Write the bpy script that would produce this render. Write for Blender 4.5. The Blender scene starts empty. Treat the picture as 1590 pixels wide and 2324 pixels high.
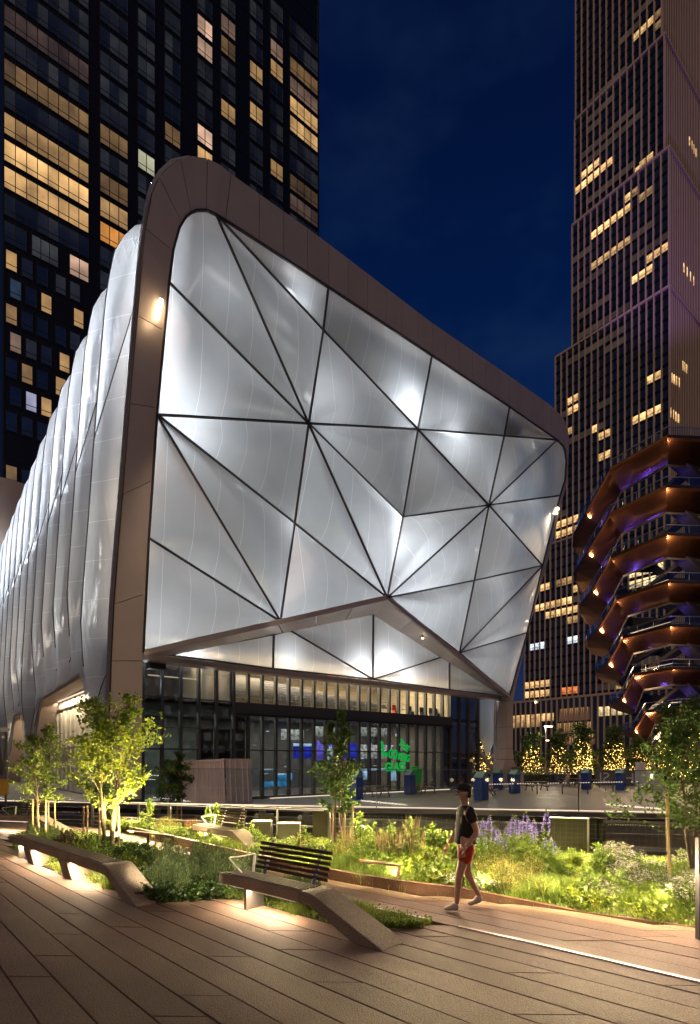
import bpy, bmesh, math, random
import numpy as np
from mathutils import Vector, Matrix
random.seed(7); rng = np.random.default_rng(11)
S = bpy.context.scene
col = S.collection

# ------------------------------------------------------------------ camera
F, CX, HY, H = 1240.0, 795.0, 1724.0, 2.05
cam_d = bpy.data.cameras.new('camera'); cam = bpy.data.objects.new('camera', cam_d); col.objects.link(cam)
cam.location = (0, 0, H); cam.rotation_euler = (math.radians(90), 0, 0)
cam_d.sensor_fit = 'HORIZONTAL'; cam_d.sensor_width = 36.0; cam_d.lens = 36.0*F/1590
cam_d.shift_y = (HY-1162)/1590; cam_d.clip_end = 3000; cam_d.clip_start = 0.1
S.camera = cam
# ------------------------------------------------------------------ world
W = bpy.data.worlds.new('World'); S.world = W; W.use_nodes = True
nt = W.node_tree; nt.nodes.clear()
def wn(t, **k):
    n = nt.nodes.new(t)
    for a, b in k.items(): setattr(n, a, b)
    return n
w_out = wn('ShaderNodeOutputWorld'); w_bg = wn('ShaderNodeBackground'); w_tc = wn('ShaderNodeTexCoord')
w_sep = wn('ShaderNodeSeparateXYZ'); w_rp = wn('ShaderNodeValToRGB'); w_nz = wn('ShaderNodeTexNoise')
w_mx = wn('ShaderNodeMixRGB'); w_r2 = wn('ShaderNodeValToRGB'); w_map = wn('ShaderNodeMapping')
nt.links.new(w_tc.outputs['Generated'], w_sep.inputs[0]); nt.links.new(w_sep.outputs['Z'], w_rp.inputs[0])
e = w_rp.color_ramp.elements
e[0].position = 0.0; e[0].color = (0.030, 0.024, 0.032, 1)
e[1].position = 1.0; e[1].color = (0.0006, 0.003, 0.020, 1)
for p, c in ((0.05, (0.022, 0.022, 0.045, 1)), (0.16, (0.006, 0.020, 0.078, 1)), (0.32, (0.0018, 0.017, 0.090, 1)), (0.50, (0.0010, 0.0130, 0.070, 1)), (0.75, (0.0009, 0.0065, 0.040, 1))):
    q = e.new(p); q.color = c
nt.links.new(w_tc.outputs['Generated'], w_map.inputs[0]); w_map.inputs['Scale'].default_value = (1, 1, 2.2)
nt.links.new(w_map.outputs[0], w_nz.inputs['Vector'])
w_nz.inputs['Scale'].default_value = 3.4; w_nz.inputs['Detail'].default_value = 5; w_nz.inputs['Roughness'].default_value = .55
nt.links.new(w_nz.outputs[0], w_r2.inputs[0])
w_r2.color_ramp.elements[0].position = .43; w_r2.color_ramp.elements[0].color = (0, 0, 0, 1)
w_r2.color_ramp.elements[1].position = .80; w_r2.color_ramp.elements[1].color = (.48, .48, .48, 1)
nt.links.new(w_r2.outputs[0], w_mx.inputs[0]); nt.links.new(w_rp.outputs[0], w_mx.inputs[1]); w_mx.inputs[2].default_value = (0.016, 0.038, 0.10, 1)
nt.links.new(w_mx.outputs[0], w_bg.inputs[0]); w_bg.inputs[1].default_value = 1.0
nt.links.new(w_bg.outputs[0], w_out.inputs[0])
# ------------------------------------------------------------------ glow of the city behind the camera (very soft)
sd = bpy.data.lights.new('city_glow', 'SUN'); sun = bpy.data.objects.new('city_glow', sd); col.objects.link(sun)
sd.energy = 0.62; sd.angle = math.radians(50); sd.color = (1.0, 0.70, 0.48)
sun.rotation_euler = (math.radians(52), 0, math.radians(-10))
# ------------------------------------------------------------------ view
S.view_settings.view_transform = 'Standard'; S.view_settings.look = 'None'
S.view_settings.exposure = 0.0; S.view_settings.gamma = 1.0; S.view_settings.use_curve_mapping = False
S.render.engine = 'CYCLES'
S.cycles.use_denoising = True; S.cycles.max_bounces = 6; S.cycles.diffuse_bounces = 2; S.cycles.glossy_bounces = 3
S.cycles.transmission_bounces = 4; S.cycles.transparent_max_bounces = 12
S.cycles.sample_clamp_indirect = 3.0; S.cycles.sample_clamp_direct = 0; S.cycles.caustics_reflective = False; S.cycles.caustics_refractive = False
S.cycles.use_light_tree = True

# ------------------------------------------------------------------ helpers
def tag(o, label=None, cat=None, group=None, kind=None):
    if label: o['label'] = label
    if cat: o['category'] = cat
    if group: o['group'] = group
    if kind: o['kind'] = kind
    return o
def empty(name, loc=(0, 0, 0), rz=0.0, parent=None):
    o = bpy.data.objects.new(name, None); col.objects.link(o); o.location = loc; o.rotation_euler = (0, 0, rz)
    o.empty_display_size = .2
    if parent: o.parent = parent
    return o
def link(name, me, parent=None, loc=None, rz=None):
    o = bpy.data.objects.new(name, me); col.objects.link(o)
    if parent: o.parent = parent
    if loc is not None: o.location = loc
    if rz is not None: o.rotation_euler = (0, 0, rz)
    return o
def copy_tree(o, parent=None):
    c = o.copy(); col.objects.link(c)
    if parent: c.parent = parent; c.matrix_parent_inverse = o.matrix_parent_inverse
    for ch in list(KIDS.get(o.name, o.children)): copy_tree(ch, c)
    return c
KIDS = {}
class MB:
    def __init__(s): s.v = []; s.f = []; s.m = []
    def add(s, vs, fs, mi=0):
        b = len(s.v); s.v += [tuple(p) for p in vs]; s.f += [tuple(b+i for i in f) for f in fs]; s.m += [mi]*len(fs); return s
    def hexa(s, a, mi=0):   # 8 pts bottom 4 then top 4
        return s.add(a, [(3, 2, 1, 0), (4, 5, 6, 7), (0, 1, 5, 4), (1, 2, 6, 5), (2, 3, 7, 6), (3, 0, 4, 7)], mi)
    def box(s, x0, x1, y0, y1, z0, z1, mi=0):
        return s.hexa([(x0, y0, z0), (x1, y0, z0), (x1, y1, z0), (x0, y1, z0), (x0, y0, z1), (x1, y0, z1), (x1, y1, z1), (x0, y1, z1)], mi)
    def bar(s, p, q, w, h, up=(0, 0, 1), mi=0):
        p, q = Vector(p), Vector(q); d = (q-p).normalized(); u = Vector(up)
        if abs(d.dot(u)) > .98: u = Vector((0, 1, 0)) if abs(d.y) < .9 else Vector((1, 0, 0))
        r = d.cross(u).normalized(); u = r.cross(d).normalized(); r *= w/2; u *= h/2
        return s.hexa([p-r-u, p+r-u, q+r-u, q-r-u, p-r+u, p+r+u, q+r+u, q-r+u], mi)
    def tube(s, pts, rad, n=8, mi=0, cap=True):
        pts = [Vector(p) for p in pts]
        if not hasattr(rad, '__len__'): rad = [rad]*len(pts)
        rings = []; ref = Vector((0, 0, 1))
        for i, p in enumerate(pts):
            d = (pts[min(i+1, len(pts)-1)]-pts[max(i-1, 0)])
            d = d.normalized() if d.length > 1e-9 else Vector((0, 0, 1))
            a = d.cross(ref)
            if a.length < .05: a = d.cross(Vector((1, 0, 0)))
            a.normalize(); b = d.cross(a)
            rings.append([p+(a*math.cos(t)+b*math.sin(t))*rad[i] for t in [2*math.pi*k/n for k in range(n)]])
        vs = [v for r in rings for v in r]; fs = []
        for i in range(len(pts)-1):
            for k in range(n):
                fs.append((i*n+k, i*n+(k+1) % n, (i+1)*n+(k+1) % n, (i+1)*n+k))
        if cap: fs.append(tuple(reversed(range(n)))); fs.append(tuple((len(pts)-1)*n+k for k in range(n)))
        return s.add(vs, fs, mi)
    def prism(s, poly, z0, z1, mi=0):
        n = len(poly); vs = [(x, y, z0) for x, y in poly]+[(x, y, z1) for x, y in poly]
        fs = [tuple(reversed(range(n))), tuple(range(n, 2*n))]+[(i, (i+1) % n, n+(i+1) % n, n+i) for i in range(n)]
        return s.add(vs, fs, mi)
    def extr(s, pts, off, mi=0):  # polygon extruded by vector
        n = len(pts); off = Vector(off); pts = [Vector(p) for p in pts]
        vs = pts+[p+off for p in pts]
        fs = [tuple(range(n)), tuple(reversed(range(n, 2*n)))]+[(i, n+i, n+(i+1) % n, (i+1) % n) for i in range(n)]
        return s.add(vs, fs, mi)
    def sphere(s, c, r, n=8, m=6, mi=0, sc=(1, 1, 1)):
        vs = [(c[0], c[1], c[2]+r*sc[2])]; fs = []
        for j in range(1, m):
            for k in range(n):
                a = math.pi*j/m; b = 2*math.pi*k/n
                vs.append((c[0]+r*sc[0]*math.sin(a)*math.cos(b), c[1]+r*sc[1]*math.sin(a)*math.sin(b), c[2]+r*sc[2]*math.cos(a)))
        vs.append((c[0], c[1], c[2]-r*sc[2])); L = len(vs)-1
        for k in range(n): fs.append((0, 1+k, 1+(k+1) % n)); fs.append((L, L-n+(k+1) % n, L-n+k))
        for j in range(m-2):
            for k in range(n): fs.append((1+j*n+k, 1+(j+1)*n+k, 1+(j+1)*n+(k+1) % n, 1+j*n+(k+1) % n))
        return s.add(vs, fs, mi)
    def mesh(s, name, mats):
        me = bpy.data.meshes.new(name); me.from_pydata(s.v, [], s.f)
        if not isinstance(mats, (list, tuple)): mats = [mats]
        for m in mats: me.materials.append(m)
        if any(s.m): me.polygons.foreach_set('material_index', s.m)
        me.update(); return me
    def build(s, name, mats, parent=None, smooth=False, bevel=0, loc=None, rz=None, fix=True):
        me = s.mesh(name, mats)
        if fix and len(s.f) < 60000:
            bm = bmesh.new(); bm.from_mesh(me); bmesh.ops.recalc_face_normals(bm, faces=bm.faces); bm.to_mesh(me); bm.free()
        if smooth: me.polygons.foreach_set('use_smooth', [True]*len(me.polygons))
        o = link(name, me, parent, loc, rz)
        if bevel:
            b = o.modifiers.new('bevel', 'BEVEL'); b.width = bevel; b.segments = 2; b.limit_method = 'ANGLE'; b.angle_limit = math.radians(40)
        return o
def npmesh(name, V, Fq, mats, midx=None):
    me = bpy.data.meshes.new(name); V = np.asarray(V, dtype=np.float32).reshape(-1, 3); Fq = np.asarray(Fq, dtype=np.int32)
    k = Fq.shape[1]; me.vertices.add(len(V)); me.vertices.foreach_set('co', V.ravel())
    me.loops.add(Fq.size); me.loops.foreach_set('vertex_index', Fq.ravel())
    me.polygons.add(len(Fq)); me.polygons.foreach_set('loop_start', np.arange(0, Fq.size, k, dtype=np.int32))
    me.polygons.foreach_set('loop_total', np.full(len(Fq), k, dtype=np.int32))
    if not isinstance(mats, (list, tuple)): mats = [mats]
    for m in mats: me.materials.append(m)
    if midx is not None: me.polygons.foreach_set('material_index', np.asarray(midx, dtype=np.int32))
    me.update(calc_edges=True); return me
# pixel helpers of the measuring (1590 wide) copy of the photograph
def kx(px): return (px-CX)/F
def G(px, py, z=0.0):
    Y = F*(H-z)/(py-HY); return Vector((kx(px)*Y, Y, z))
def AT(px, Y, z=0.0): return Vector((kx(px)*Y, Y, z))
def ATP(px, py, Y): return Vector((kx(px)*Y, Y, H-(py-HY)/F*Y))
ZP = -0.5                                   # plaza level
UX, UY = 0.7844, 0.6203; VX, VY = -UY, UX
P0 = Vector((-11.76, 28.6, ZP)); AU = math.atan2(UY, UX)
LEAN = 0.128
def ray_local(px, py):
    d = Vector((kx(px), 1.0, -(py-HY)/F)); c = Vector((0, 0, H))-P0
    return (Vector((c.x*UX+c.y*UY, c.x*VX+c.y*VY, c.z)), Vector((d.x*UX+d.y*UY, d.x*VX+d.y*VY, d.z)))
def SL(px, py, off=0.0, c=LEAN):
    C, D = ray_local(px, py); t = (off-C.y-c*C.z)/(D.y+c*D.z); return C+D*t
def SS(px, py, s=0.0):
    C, D = ray_local(px, py); t = (s-C.x)/D.x; return C+D*t
def L2W(p): return Vector((P0.x+p[0]*UX+p[1]*VX, P0.y+p[0]*UY+p[1]*VY, P0.z+p[2]))
# ------------------------------------------------------------------ materials
def newmat(name):
    m = bpy.data.materials.new(name); m.use_nodes = True; m.node_tree.nodes.clear(); return m, m.node_tree
def mat(name, c, rough=.6, metal=0.0, var=.12, scale=6.0, bump=0.0, bscale=40.0, spec=.5, speck=0.0, coat=0.0):
    m, t = newmat(name); N = t.nodes; L = t.links
    o = N.new('ShaderNodeOutputMaterial'); p = N.new('ShaderNodeBsdfPrincipled'); L.new(p.outputs[0], o.inputs[0])
    tc = N.new('ShaderNodeTexCoord'); nz = N.new('ShaderNodeTexNoise'); nz.inputs['Scale'].default_value = scale; nz.inputs['Detail'].default_value = 6
    oi = N.new('ShaderNodeObjectInfo'); L.new(tc.outputs['Object'], nz.inputs['Vector'])
    ad = N.new('ShaderNodeMath'); ad.operation = 'MULTIPLY_ADD'; L.new(oi.outputs['Random'], ad.inputs[0]); ad.inputs[1].default_value = .35
    L.new(nz.outputs[0], ad.inputs[2])
    rp = N.new('ShaderNodeValToRGB'); L.new(ad.outputs[0], rp.inputs[0])
    rp.color_ramp.elements[0].position = .3; rp.color_ramp.elements[1].position = 1.0
    rp.color_ramp.elements[0].color = tuple(max(0, x*(1-var)) for x in c)+(1,); rp.color_ramp.elements[1].color = tuple(min(1, x*(1+var)) for x in c)+(1,)
    cur = rp.outputs[0]
    if speck:
        n2 = N.new('ShaderNodeTexNoise'); n2.inputs['Scale'].default_value = 55; n2.inputs['Detail'].default_value = 5; n2.inputs['Roughness'].default_value = .75; L.new(tc.outputs['Object'], n2.inputs['Vector'])
        r2 = N.new('ShaderNodeValToRGB'); L.new(n2.outputs[0], r2.inputs[0]); r2.color_ramp.elements[0].position = .35; r2.color_ramp.elements[1].position = .68
        r2.color_ramp.elements[0].color = (1-speck,)*3+(1,); r2.color_ramp.elements[1].color = (1+speck,)*3+(1,)
        mm = N.new('ShaderNodeMixRGB'); mm.blend_type = 'MULTIPLY'; mm.inputs[0].default_value = 1; L.new(cur, mm.inputs[1]); L.new(r2.outputs[0], mm.inputs[2]); cur = mm.outputs[0]
    L.new(cur, p.inputs['Base Color'])
    p.inputs['Roughness'].default_value = rough; p.inputs['Metallic'].default_value = metal; p.inputs['Specular IOR Level'].default_value = spec
    p.inputs['Coat Weight'].default_value = coat
    if bump:
        b = N.new('ShaderNodeBump'); n3 = N.new('ShaderNodeTexNoise'); n3.inputs['Scale'].default_value = bscale; n3.inputs['Detail'].default_value = 4
        L.new(tc.outputs['Object'], n3.inputs['Vector']); L.new(n3.outputs[0], b.inputs['Height']); b.inputs['Strength'].default_value = bump; b.inputs['Distance'].default_value = .02
        L.new(b.outputs[0], p.inputs['Normal'])
    return m
def emit(name, c, s=1.0, var=0.0, scale=3.0, gloss=0.0):
    m, t = newmat(name); N = t.nodes; L = t.links
    o = N.new('ShaderNodeOutputMaterial'); e = N.new('ShaderNodeEmission'); e.inputs[0].default_value = tuple(c)+(1,); e.inputs[1].default_value = s
    if var:
        tc = N.new('ShaderNodeTexCoord'); nz = N.new('ShaderNodeTexNoise'); nz.inputs['Scale'].default_value = scale; nz.inputs['Detail'].default_value = 5
        L.new(tc.outputs['Object'], nz.inputs['Vector']); mr = N.new('ShaderNodeMapRange'); L.new(nz.outputs[0], mr.inputs[0])
        mr.inputs[1].default_value = .3; mr.inputs[2].default_value = .75; mr.inputs[3].default_value = s*(1-var); mr.inputs[4].default_value = s*(1+var)
        oi = N.new('ShaderNodeObjectInfo'); mu = N.new('ShaderNodeMath'); mu.operation = 'MULTIPLY'; L.new(mr.outputs[0], mu.inputs[0])
        m2 = N.new('ShaderNodeMapRange'); L.new(oi.outputs['Random'], m2.inputs[0]); m2.inputs[3].default_value = 1-.35*var; m2.inputs[4].default_value = 1+.35*var
        gs = N.new('ShaderNodeSeparateXYZ'); L.new(tc.outputs['Generated'], gs.inputs[0]); gr = N.new('ShaderNodeMapRange'); L.new(gs.outputs[2], gr.inputs[0]); gr.inputs[1].default_value = 0; gr.inputs[2].default_value = 1; gr.inputs[3].default_value = 1-.45*var; gr.inputs[4].default_value = 1+.45*var; m3 = N.new('ShaderNodeMath'); m3.operation = 'MULTIPLY'; L.new(gr.outputs[0], m3.inputs[0])
        L.new(m2.outputs[0], m3.inputs[1]); L.new(m3.outputs[0], mu.inputs[1]); L.new(mu.outputs[0], e.inputs[1])
    if gloss:
        g = N.new('ShaderNodeBsdfGlossy'); g.inputs['Roughness'].default_value = .05; g.inputs[0].default_value = (gloss,)*3+(1,)
        tc2 = N.new('ShaderNodeTexCoord'); n4 = N.new('ShaderNodeTexNoise'); n4.inputs['Scale'].default_value = 1.6; n4.inputs['Detail'].default_value = 1
        L.new(tc2.outputs['Object'], n4.inputs['Vector']); bp = N.new('ShaderNodeBump'); bp.inputs['Strength'].default_value = .08; bp.inputs['Distance'].default_value = .1
        L.new(n4.outputs[0], bp.inputs['Height']); L.new(bp.outputs[0], g.inputs['Normal'])
        a = N.new('ShaderNodeAddShader'); L.new(e.outputs[0], a.inputs[0]); L.new(g.outputs[0], a.inputs[1]); L.new(a.outputs[0], o.inputs[0])
    else: L.new(e.outputs[0], o.inputs[0])
    return m
def glass(name, tint=(.9, .95, 1), refl=.12, rough=.02):
    m, t = newmat(name); N = t.nodes; L = t.links
    o = N.new('ShaderNodeOutputMaterial'); tr = N.new('ShaderNodeBsdfTransparent'); tr.inputs[0].default_value = tuple(tint)+(1,)
    g = N.new('ShaderNodeBsdfGlossy'); g.inputs['Roughness'].default_value = rough; g.inputs[0].default_value = (.9, .93, 1, 1)
    f = N.new('ShaderNodeLayerWeight'); pw_ = N.new('ShaderNodeMath'); pw_.operation = 'POWER'; L.new(f.outputs['Facing'], pw_.inputs[0]); pw_.inputs[1].default_value = 5; ad = N.new('ShaderNodeMath'); ad.operation = 'MULTIPLY_ADD'; ad.use_clamp = True
    L.new(pw_.outputs[0], ad.inputs[0]); ad.inputs[1].default_value = .8; ad.inputs[2].default_value = refl
    mx = N.new('ShaderNodeMixShader'); L.new(ad.outputs[0], mx.inputs[0]); L.new(tr.outputs[0], mx.inputs[1]); L.new(g.outputs[0], mx.inputs[2]); L.new(mx.outputs[0], o.inputs[0])
    return m
def leafmat(name, c, c2=None, tr=.45, scale=3.0):
    m, t = newmat(name); N = t.nodes; L = t.links
    o = N.new('ShaderNodeOutputMaterial'); d = N.new('ShaderNodeBsdfDiffuse'); x = N.new('ShaderNodeBsdfTranslucent'); g = N.new('ShaderNodeBsdfGlossy')
    g.inputs['Roughness'].default_value = .45; g.inputs[0].default_value = (.6, .6, .6, 1)
    geo = N.new('ShaderNodeTexCoord'); nz = N.new('ShaderNodeTexNoise'); nz.inputs['Scale'].default_value = scale; nz.inputs['Detail'].default_value = 5; L.new(geo.outputs['Object'], nz.inputs['Vector'])
    rp = N.new('ShaderNodeValToRGB'); L.new(nz.outputs[0], rp.inputs[0]); rp.color_ramp.elements[0].position = .35; rp.color_ramp.elements[1].position = .68
    c2 = c2 or tuple(v*1.9 for v in c); rp.color_ramp.elements[0].color = tuple(c)+(1,); rp.color_ramp.elements[1].color = tuple(c2)+(1,)
    L.new(rp.outputs[0], d.inputs[0]); L.new(rp.outputs[0], x.inputs[0])
    m1 = N.new('ShaderNodeMixShader'); m1.inputs[0].default_value = tr; L.new(d.outputs[0], m1.inputs[1]); L.new(x.outputs[0], m1.inputs[2])
    m2 = N.new('ShaderNodeMixShader'); m2.inputs[0].default_value = .06; L.new(m1.outputs[0], m2.inputs[1]); L.new(g.outputs[0], m2.inputs[2]); L.new(m2.outputs[0], o.inputs[0])
    return m
SEAM = (1.35, .016)
def film(name):
    m, t = newmat(name); N = t.nodes; L = t.links
    o = N.new('ShaderNodeOutputMaterial'); x = N.new('ShaderNodeBsdfTranslucent'); d = N.new('ShaderNodeBsdfDiffuse'); g = N.new('ShaderNodeBsdfGlossy'); tr = N.new('ShaderNodeBsdfTransparent')
    tc = N.new('ShaderNodeTexCoord'); sep = N.new('ShaderNodeSeparateXYZ'); L.new(tc.outputs['Object'], sep.inputs[0])
    # welded seams of the foil, one every 1.25 m
    ad = N.new('ShaderNodeMath'); ad.operation = 'ADD'; L.new(sep.outputs[0], ad.inputs[0]); ad.inputs[1].default_value = 100.0
    dv = N.new('ShaderNodeMath'); dv.operation = 'DIVIDE'; L.new(ad.outputs[0], dv.inputs[0]); dv.inputs[1].default_value = SEAM[0]
    fr = N.new('ShaderNodeMath'); fr.operation = 'FRACT'; L.new(dv.outputs[0], fr.inputs[0])
    gt = N.new('ShaderNodeMath'); gt.operation = 'LESS_THAN'; L.new(fr.outputs[0], gt.inputs[0]); gt.inputs[1].default_value = SEAM[1]
    nz = N.new('ShaderNodeTexNoise'); nz.inputs['Scale'].default_value = .35; nz.inputs['Detail'].default_value = 4; L.new(tc.outputs['Object'], nz.inputs['Vector'])
    rp = N.new('ShaderNodeValToRGB'); L.new(nz.outputs[0], rp.inputs[0]); rp.color_ramp.elements[0].color = (.42, .43, .43, 1); rp.color_ramp.elements[1].color = (.70, .70, .69, 1)
    mx = N.new('ShaderNodeMixRGB'); L.new(gt.outputs[0], mx.inputs[0]); L.new(rp.outputs[0], mx.inputs[1]); mx.inputs[2].default_value = (.95, .95, .95, 1)
    L.new(mx.outputs[0], x.inputs[0]); d.inputs[0].default_value = (.5, .52, .53, 1)
    bp = N.new('ShaderNodeBump'); n2 = N.new('ShaderNodeTexNoise'); n2.inputs['Scale'].default_value = .9; n2.inputs['Detail'].default_value = 3; n2.inputs['Distortion'].default_value = 1.2
    L.new(tc.outputs['Object'], n2.inputs['Vector']); L.new(n2.outputs[0], bp.inputs['Height']); bp.inputs['Strength'].default_value = .35; bp.inputs['Distance'].default_value = .15
    g.inputs['Roughness'].default_value = .10; L.new(bp.outputs[0], g.inputs['Normal'])
    a = N.new('ShaderNodeMixShader'); a.inputs[0].default_value = .25; L.new(x.outputs[0], a.inputs[1]); L.new(d.outputs[0], a.inputs[2])
    b = N.new('ShaderNodeMixShader'); b.inputs[0].default_value = .22; L.new(a.outputs[0], b.inputs[1]); L.new(tr.outputs[0], b.inputs[2])
    c = N.new('ShaderNodeMixShader'); c.inputs[0].default_value = .15; L.new(b.outputs[0], c.inputs[1]); L.new(g.outputs[0], c.inputs[2]); L.new(c.outputs[0], o.inputs[0])
    return m
M = dict(
    film=film('etfe_film'),
    clad=mat('frame_cladding', (.50, .41, .365), .42, .25, .10, .8, .05, 3),
    clad2=mat('portal_cladding', (.42, .33, .27), .5, .1, .08, .8),
    dark=mat('dark_metal', (.035, .032, .030), .45, .6),
    mull=mat('foil_clamp', (.06, .05, .045), .45, .5),
    steel=mat('grey_steel', (.16, .15, .15), .4, .7, .15, 3),
    bright=mat('bright_steel', (.55, .53, .50), .28, .9, .1, 4),
    wallgrey=mat('facade_grey', (.075, .075, .078), .5, .3),
    plank=mat('aggregate_plank', (.150, .098, .068), .72, 0, .30, 1.1, .5, 70, .4, .45),
    conc=mat('bench_concrete', (.22, .17, .125), .72, 0, .28, 3, .5, 70, .4, .45),
    slat=mat('bench_timber', (.085, .050, .032), .68, 0, .35, 9, .15, 60),
    rust=mat('weathered_steel', (.10, .050, .034), .6, .3, .45, 5, .3, 30),
    soil=mat('soil', (.030, .022, .016), .95, 0, .5, 5, .6, 20),
    plaza=mat('plaza_paving', (.16, .145, .135), .38, 0, .15, .5, .1, 30),
    asphalt=mat('asphalt', (.045, .042, .040), .8, 0, .3, 2, .3, 60),
    wallc=mat('parapet_concrete', (.12, .105, .085), .8, 0, .25, 1.2, .2, 30),
    bin=mat('bin_blue', (.022, .060, .26), .35, .1, .12, 4),
    binroof=mat('bin_roof', (.20, .34, .28), .4, .2),
    timber=mat('timber', (.20, .145, .10), .7, 0, .3, 8),
    stake=mat('timber_stake', (.34, .23, .13), .75, 0, .25, 12),
    bark=mat('bark', (.12, .085, .06), .85, 0, .35, 20, .5, 60),
    cont=mat('container_paint', (.58, .47, .43), .5, .1, .12, 1.5),
    white=mat('white_paint', (.62, .56, .52), .6, 0, .1, 2),
    black=mat('black', (.012, .012, .013), .5, .1),
    stone=mat('limestone_fin', (.66, .49, .36), .75, 0, .08, .3),
    cop=mat('copper_cladding', (.50, .215, .10), .22, 1.0, .30, .5, .8, .9),
    tread=mat('stair_steel', (.05, .05, .055), .5, .4),
    rail=glass('rail_glass', (.90, .94, .97), .045),
    wglass=glass('facade_glass', (.55, .60, .60), .10, .015),
    skin=mat('skin', (.42, .24, .16), .55), tee=mat('black_tee', (.012, .011, .012), .85), shorts=mat('red_shorts', (.35, .035, .012), .8),
    shoe=mat('pale_sneaker', (.42, .38, .33), .7), hair=mat('hair', (.015, .01, .008), .7),
    yellow=mat('yellow_box', (.6, .32, .03), .5),
    towerwall=mat('tower_cladding', (.010, .010, .013), .35, .3, .2, .2),
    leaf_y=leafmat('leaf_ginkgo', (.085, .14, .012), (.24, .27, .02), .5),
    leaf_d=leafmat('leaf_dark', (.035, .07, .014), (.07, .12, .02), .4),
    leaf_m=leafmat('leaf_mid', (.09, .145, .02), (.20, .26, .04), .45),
    leaf_b=leafmat('leaf_bluegreen', (.085, .12, .045), (.17, .22, .08), .4),
    leaf_g=leafmat('leaf_gold', (.26, .23, .05), (.42, .36, .09), .45),
    leaf_r=leafmat('leaf_rust', (.16, .065, .02), (.28, .13, .03), .45),
    leaf_k=leafmat('leaf_maroon', (.03, .012, .012), (.06, .02, .018), .3),
    grass=leafmat('grass_blade', (.11, .17, .018), (.25, .31, .04), .5, 1.5),
    rail_s=mat('rail_steel', (.34, .31, .30), .5, .6, .15, 5),
    wand=leafmat('dry_wand', (.24, .15, .08), (.4, .27, .15), .3),
    blue_f=leafmat('blue_petal', (.16, .12, .52), (.34, .28, .72), .4, 20),
    white_f=leafmat('white_petal', (.34, .28, .34), (.56, .48, .54), .4, 20),
    fairy=emit('fairy_bulb', (1, .60, .15), 12.0),
    led=emit('led_strip', (1, .76, .55), 1.3),
    warm=emit('warm_lamp', (1, .74, .42), 14.0), coolp=emit('cool_lamp', (.9, .95, 1), 8.0),
)
def lamp(name, kind, loc, power, color=(1, .8, .55), size=.2, size_y=None, aim=None, parent=None, spot=None, blend=.6, xax=None):
    d = bpy.data.lights.new(name, kind); d.energy = power; d.color = color
    if kind == 'AREA':
        d.size = size
        if size_y is not None: d.shape = 'RECTANGLE'; d.size_y = size_y
    else: d.shadow_soft_size = size
    if kind == 'SPOT': d.spot_size = math.radians(spot or 80); d.spot_blend = blend
    o = bpy.data.objects.new(name, d); col.objects.link(o); o.location = loc
    if parent: o.parent = parent
    if aim is not None:
        o.rotation_euler = (Vector(aim)-Vector(loc)).to_track_quat('-Z', 'Y').to_euler()
        if xax is not None:
            z = (Vector(loc)-Vector(aim)).normalized(); x = Vector(xax).normalized(); x = (x-z*x.dot(z)).normalized(); y = z.cross(x)
            o.rotation_euler = Matrix(((x.x, y.x, z.x), (x.y, y.y, z.y), (x.z, y.z, z.z))).to_euler()
    return o

# ================================================================== CITY BLOCKS ADDED BEHIND THE VIEWER (only for the glass to reflect)
def citymat():
    m, t = newmat('reflected_windows'); N = t.nodes; L = t.links
    o = N.new('ShaderNodeOutputMaterial'); e = N.new('ShaderNodeEmission'); tc = N.new('ShaderNodeTexCoord'); mp = N.new('ShaderNodeVectorMath'); mp.operation = 'DIVIDE'; mp.inputs[1].default_value = (.9, .9, 3.0)
    L.new(tc.outputs['Object'], mp.inputs[0]); fl = N.new('ShaderNodeVectorMath'); fl.operation = 'FLOOR'; L.new(mp.outputs[0], fl.inputs[0]); wn_ = N.new('ShaderNodeTexWhiteNoise'); L.new(fl.outputs[0], wn_.inputs['Vector'])
    fr_ = N.new('ShaderNodeVectorMath'); fr_.operation = 'FRACTION'; L.new(mp.outputs[0], fr_.inputs[0]); sp = N.new('ShaderNodeSeparateXYZ'); L.new(fr_.outputs[0], sp.inputs[0])
    g1 = N.new('ShaderNodeMath'); g1.operation = 'GREATER_THAN'; L.new(sp.outputs[2], g1.inputs[0]); g1.inputs[1].default_value = .38
    g2 = N.new('ShaderNodeMath'); g2.operation = 'GREATER_THAN'; L.new(wn_.outputs['Value'], g2.inputs[0]); g2.inputs[1].default_value = .72
    mu = N.new('ShaderNodeMath'); mu.operation = 'MULTIPLY'; L.new(g1.outputs[0], mu.inputs[0]); L.new(g2.outputs[0], mu.inputs[1]); m2 = N.new('ShaderNodeMath'); m2.operation = 'MULTIPLY_ADD'; L.new(mu.outputs[0], m2.inputs[0]); m2.inputs[1].default_value = .22; m2.inputs[2].default_value = .012
    rp = N.new('ShaderNodeValToRGB'); L.new(wn_.outputs['Value'], rp.inputs[0]); rp.color_ramp.elements[0].color = (1, .62, .36, 1); rp.color_ramp.elements[0].position = .6; rp.color_ramp.elements[1].color = (.85, .9, 1, 1)
    L.new(rp.outputs[0], e.inputs[0]); L.new(m2.outputs[0], e.inputs[1]); L.new(e.outputs[0], o.inputs[0]); return m
M['city'] = citymat()
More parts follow.
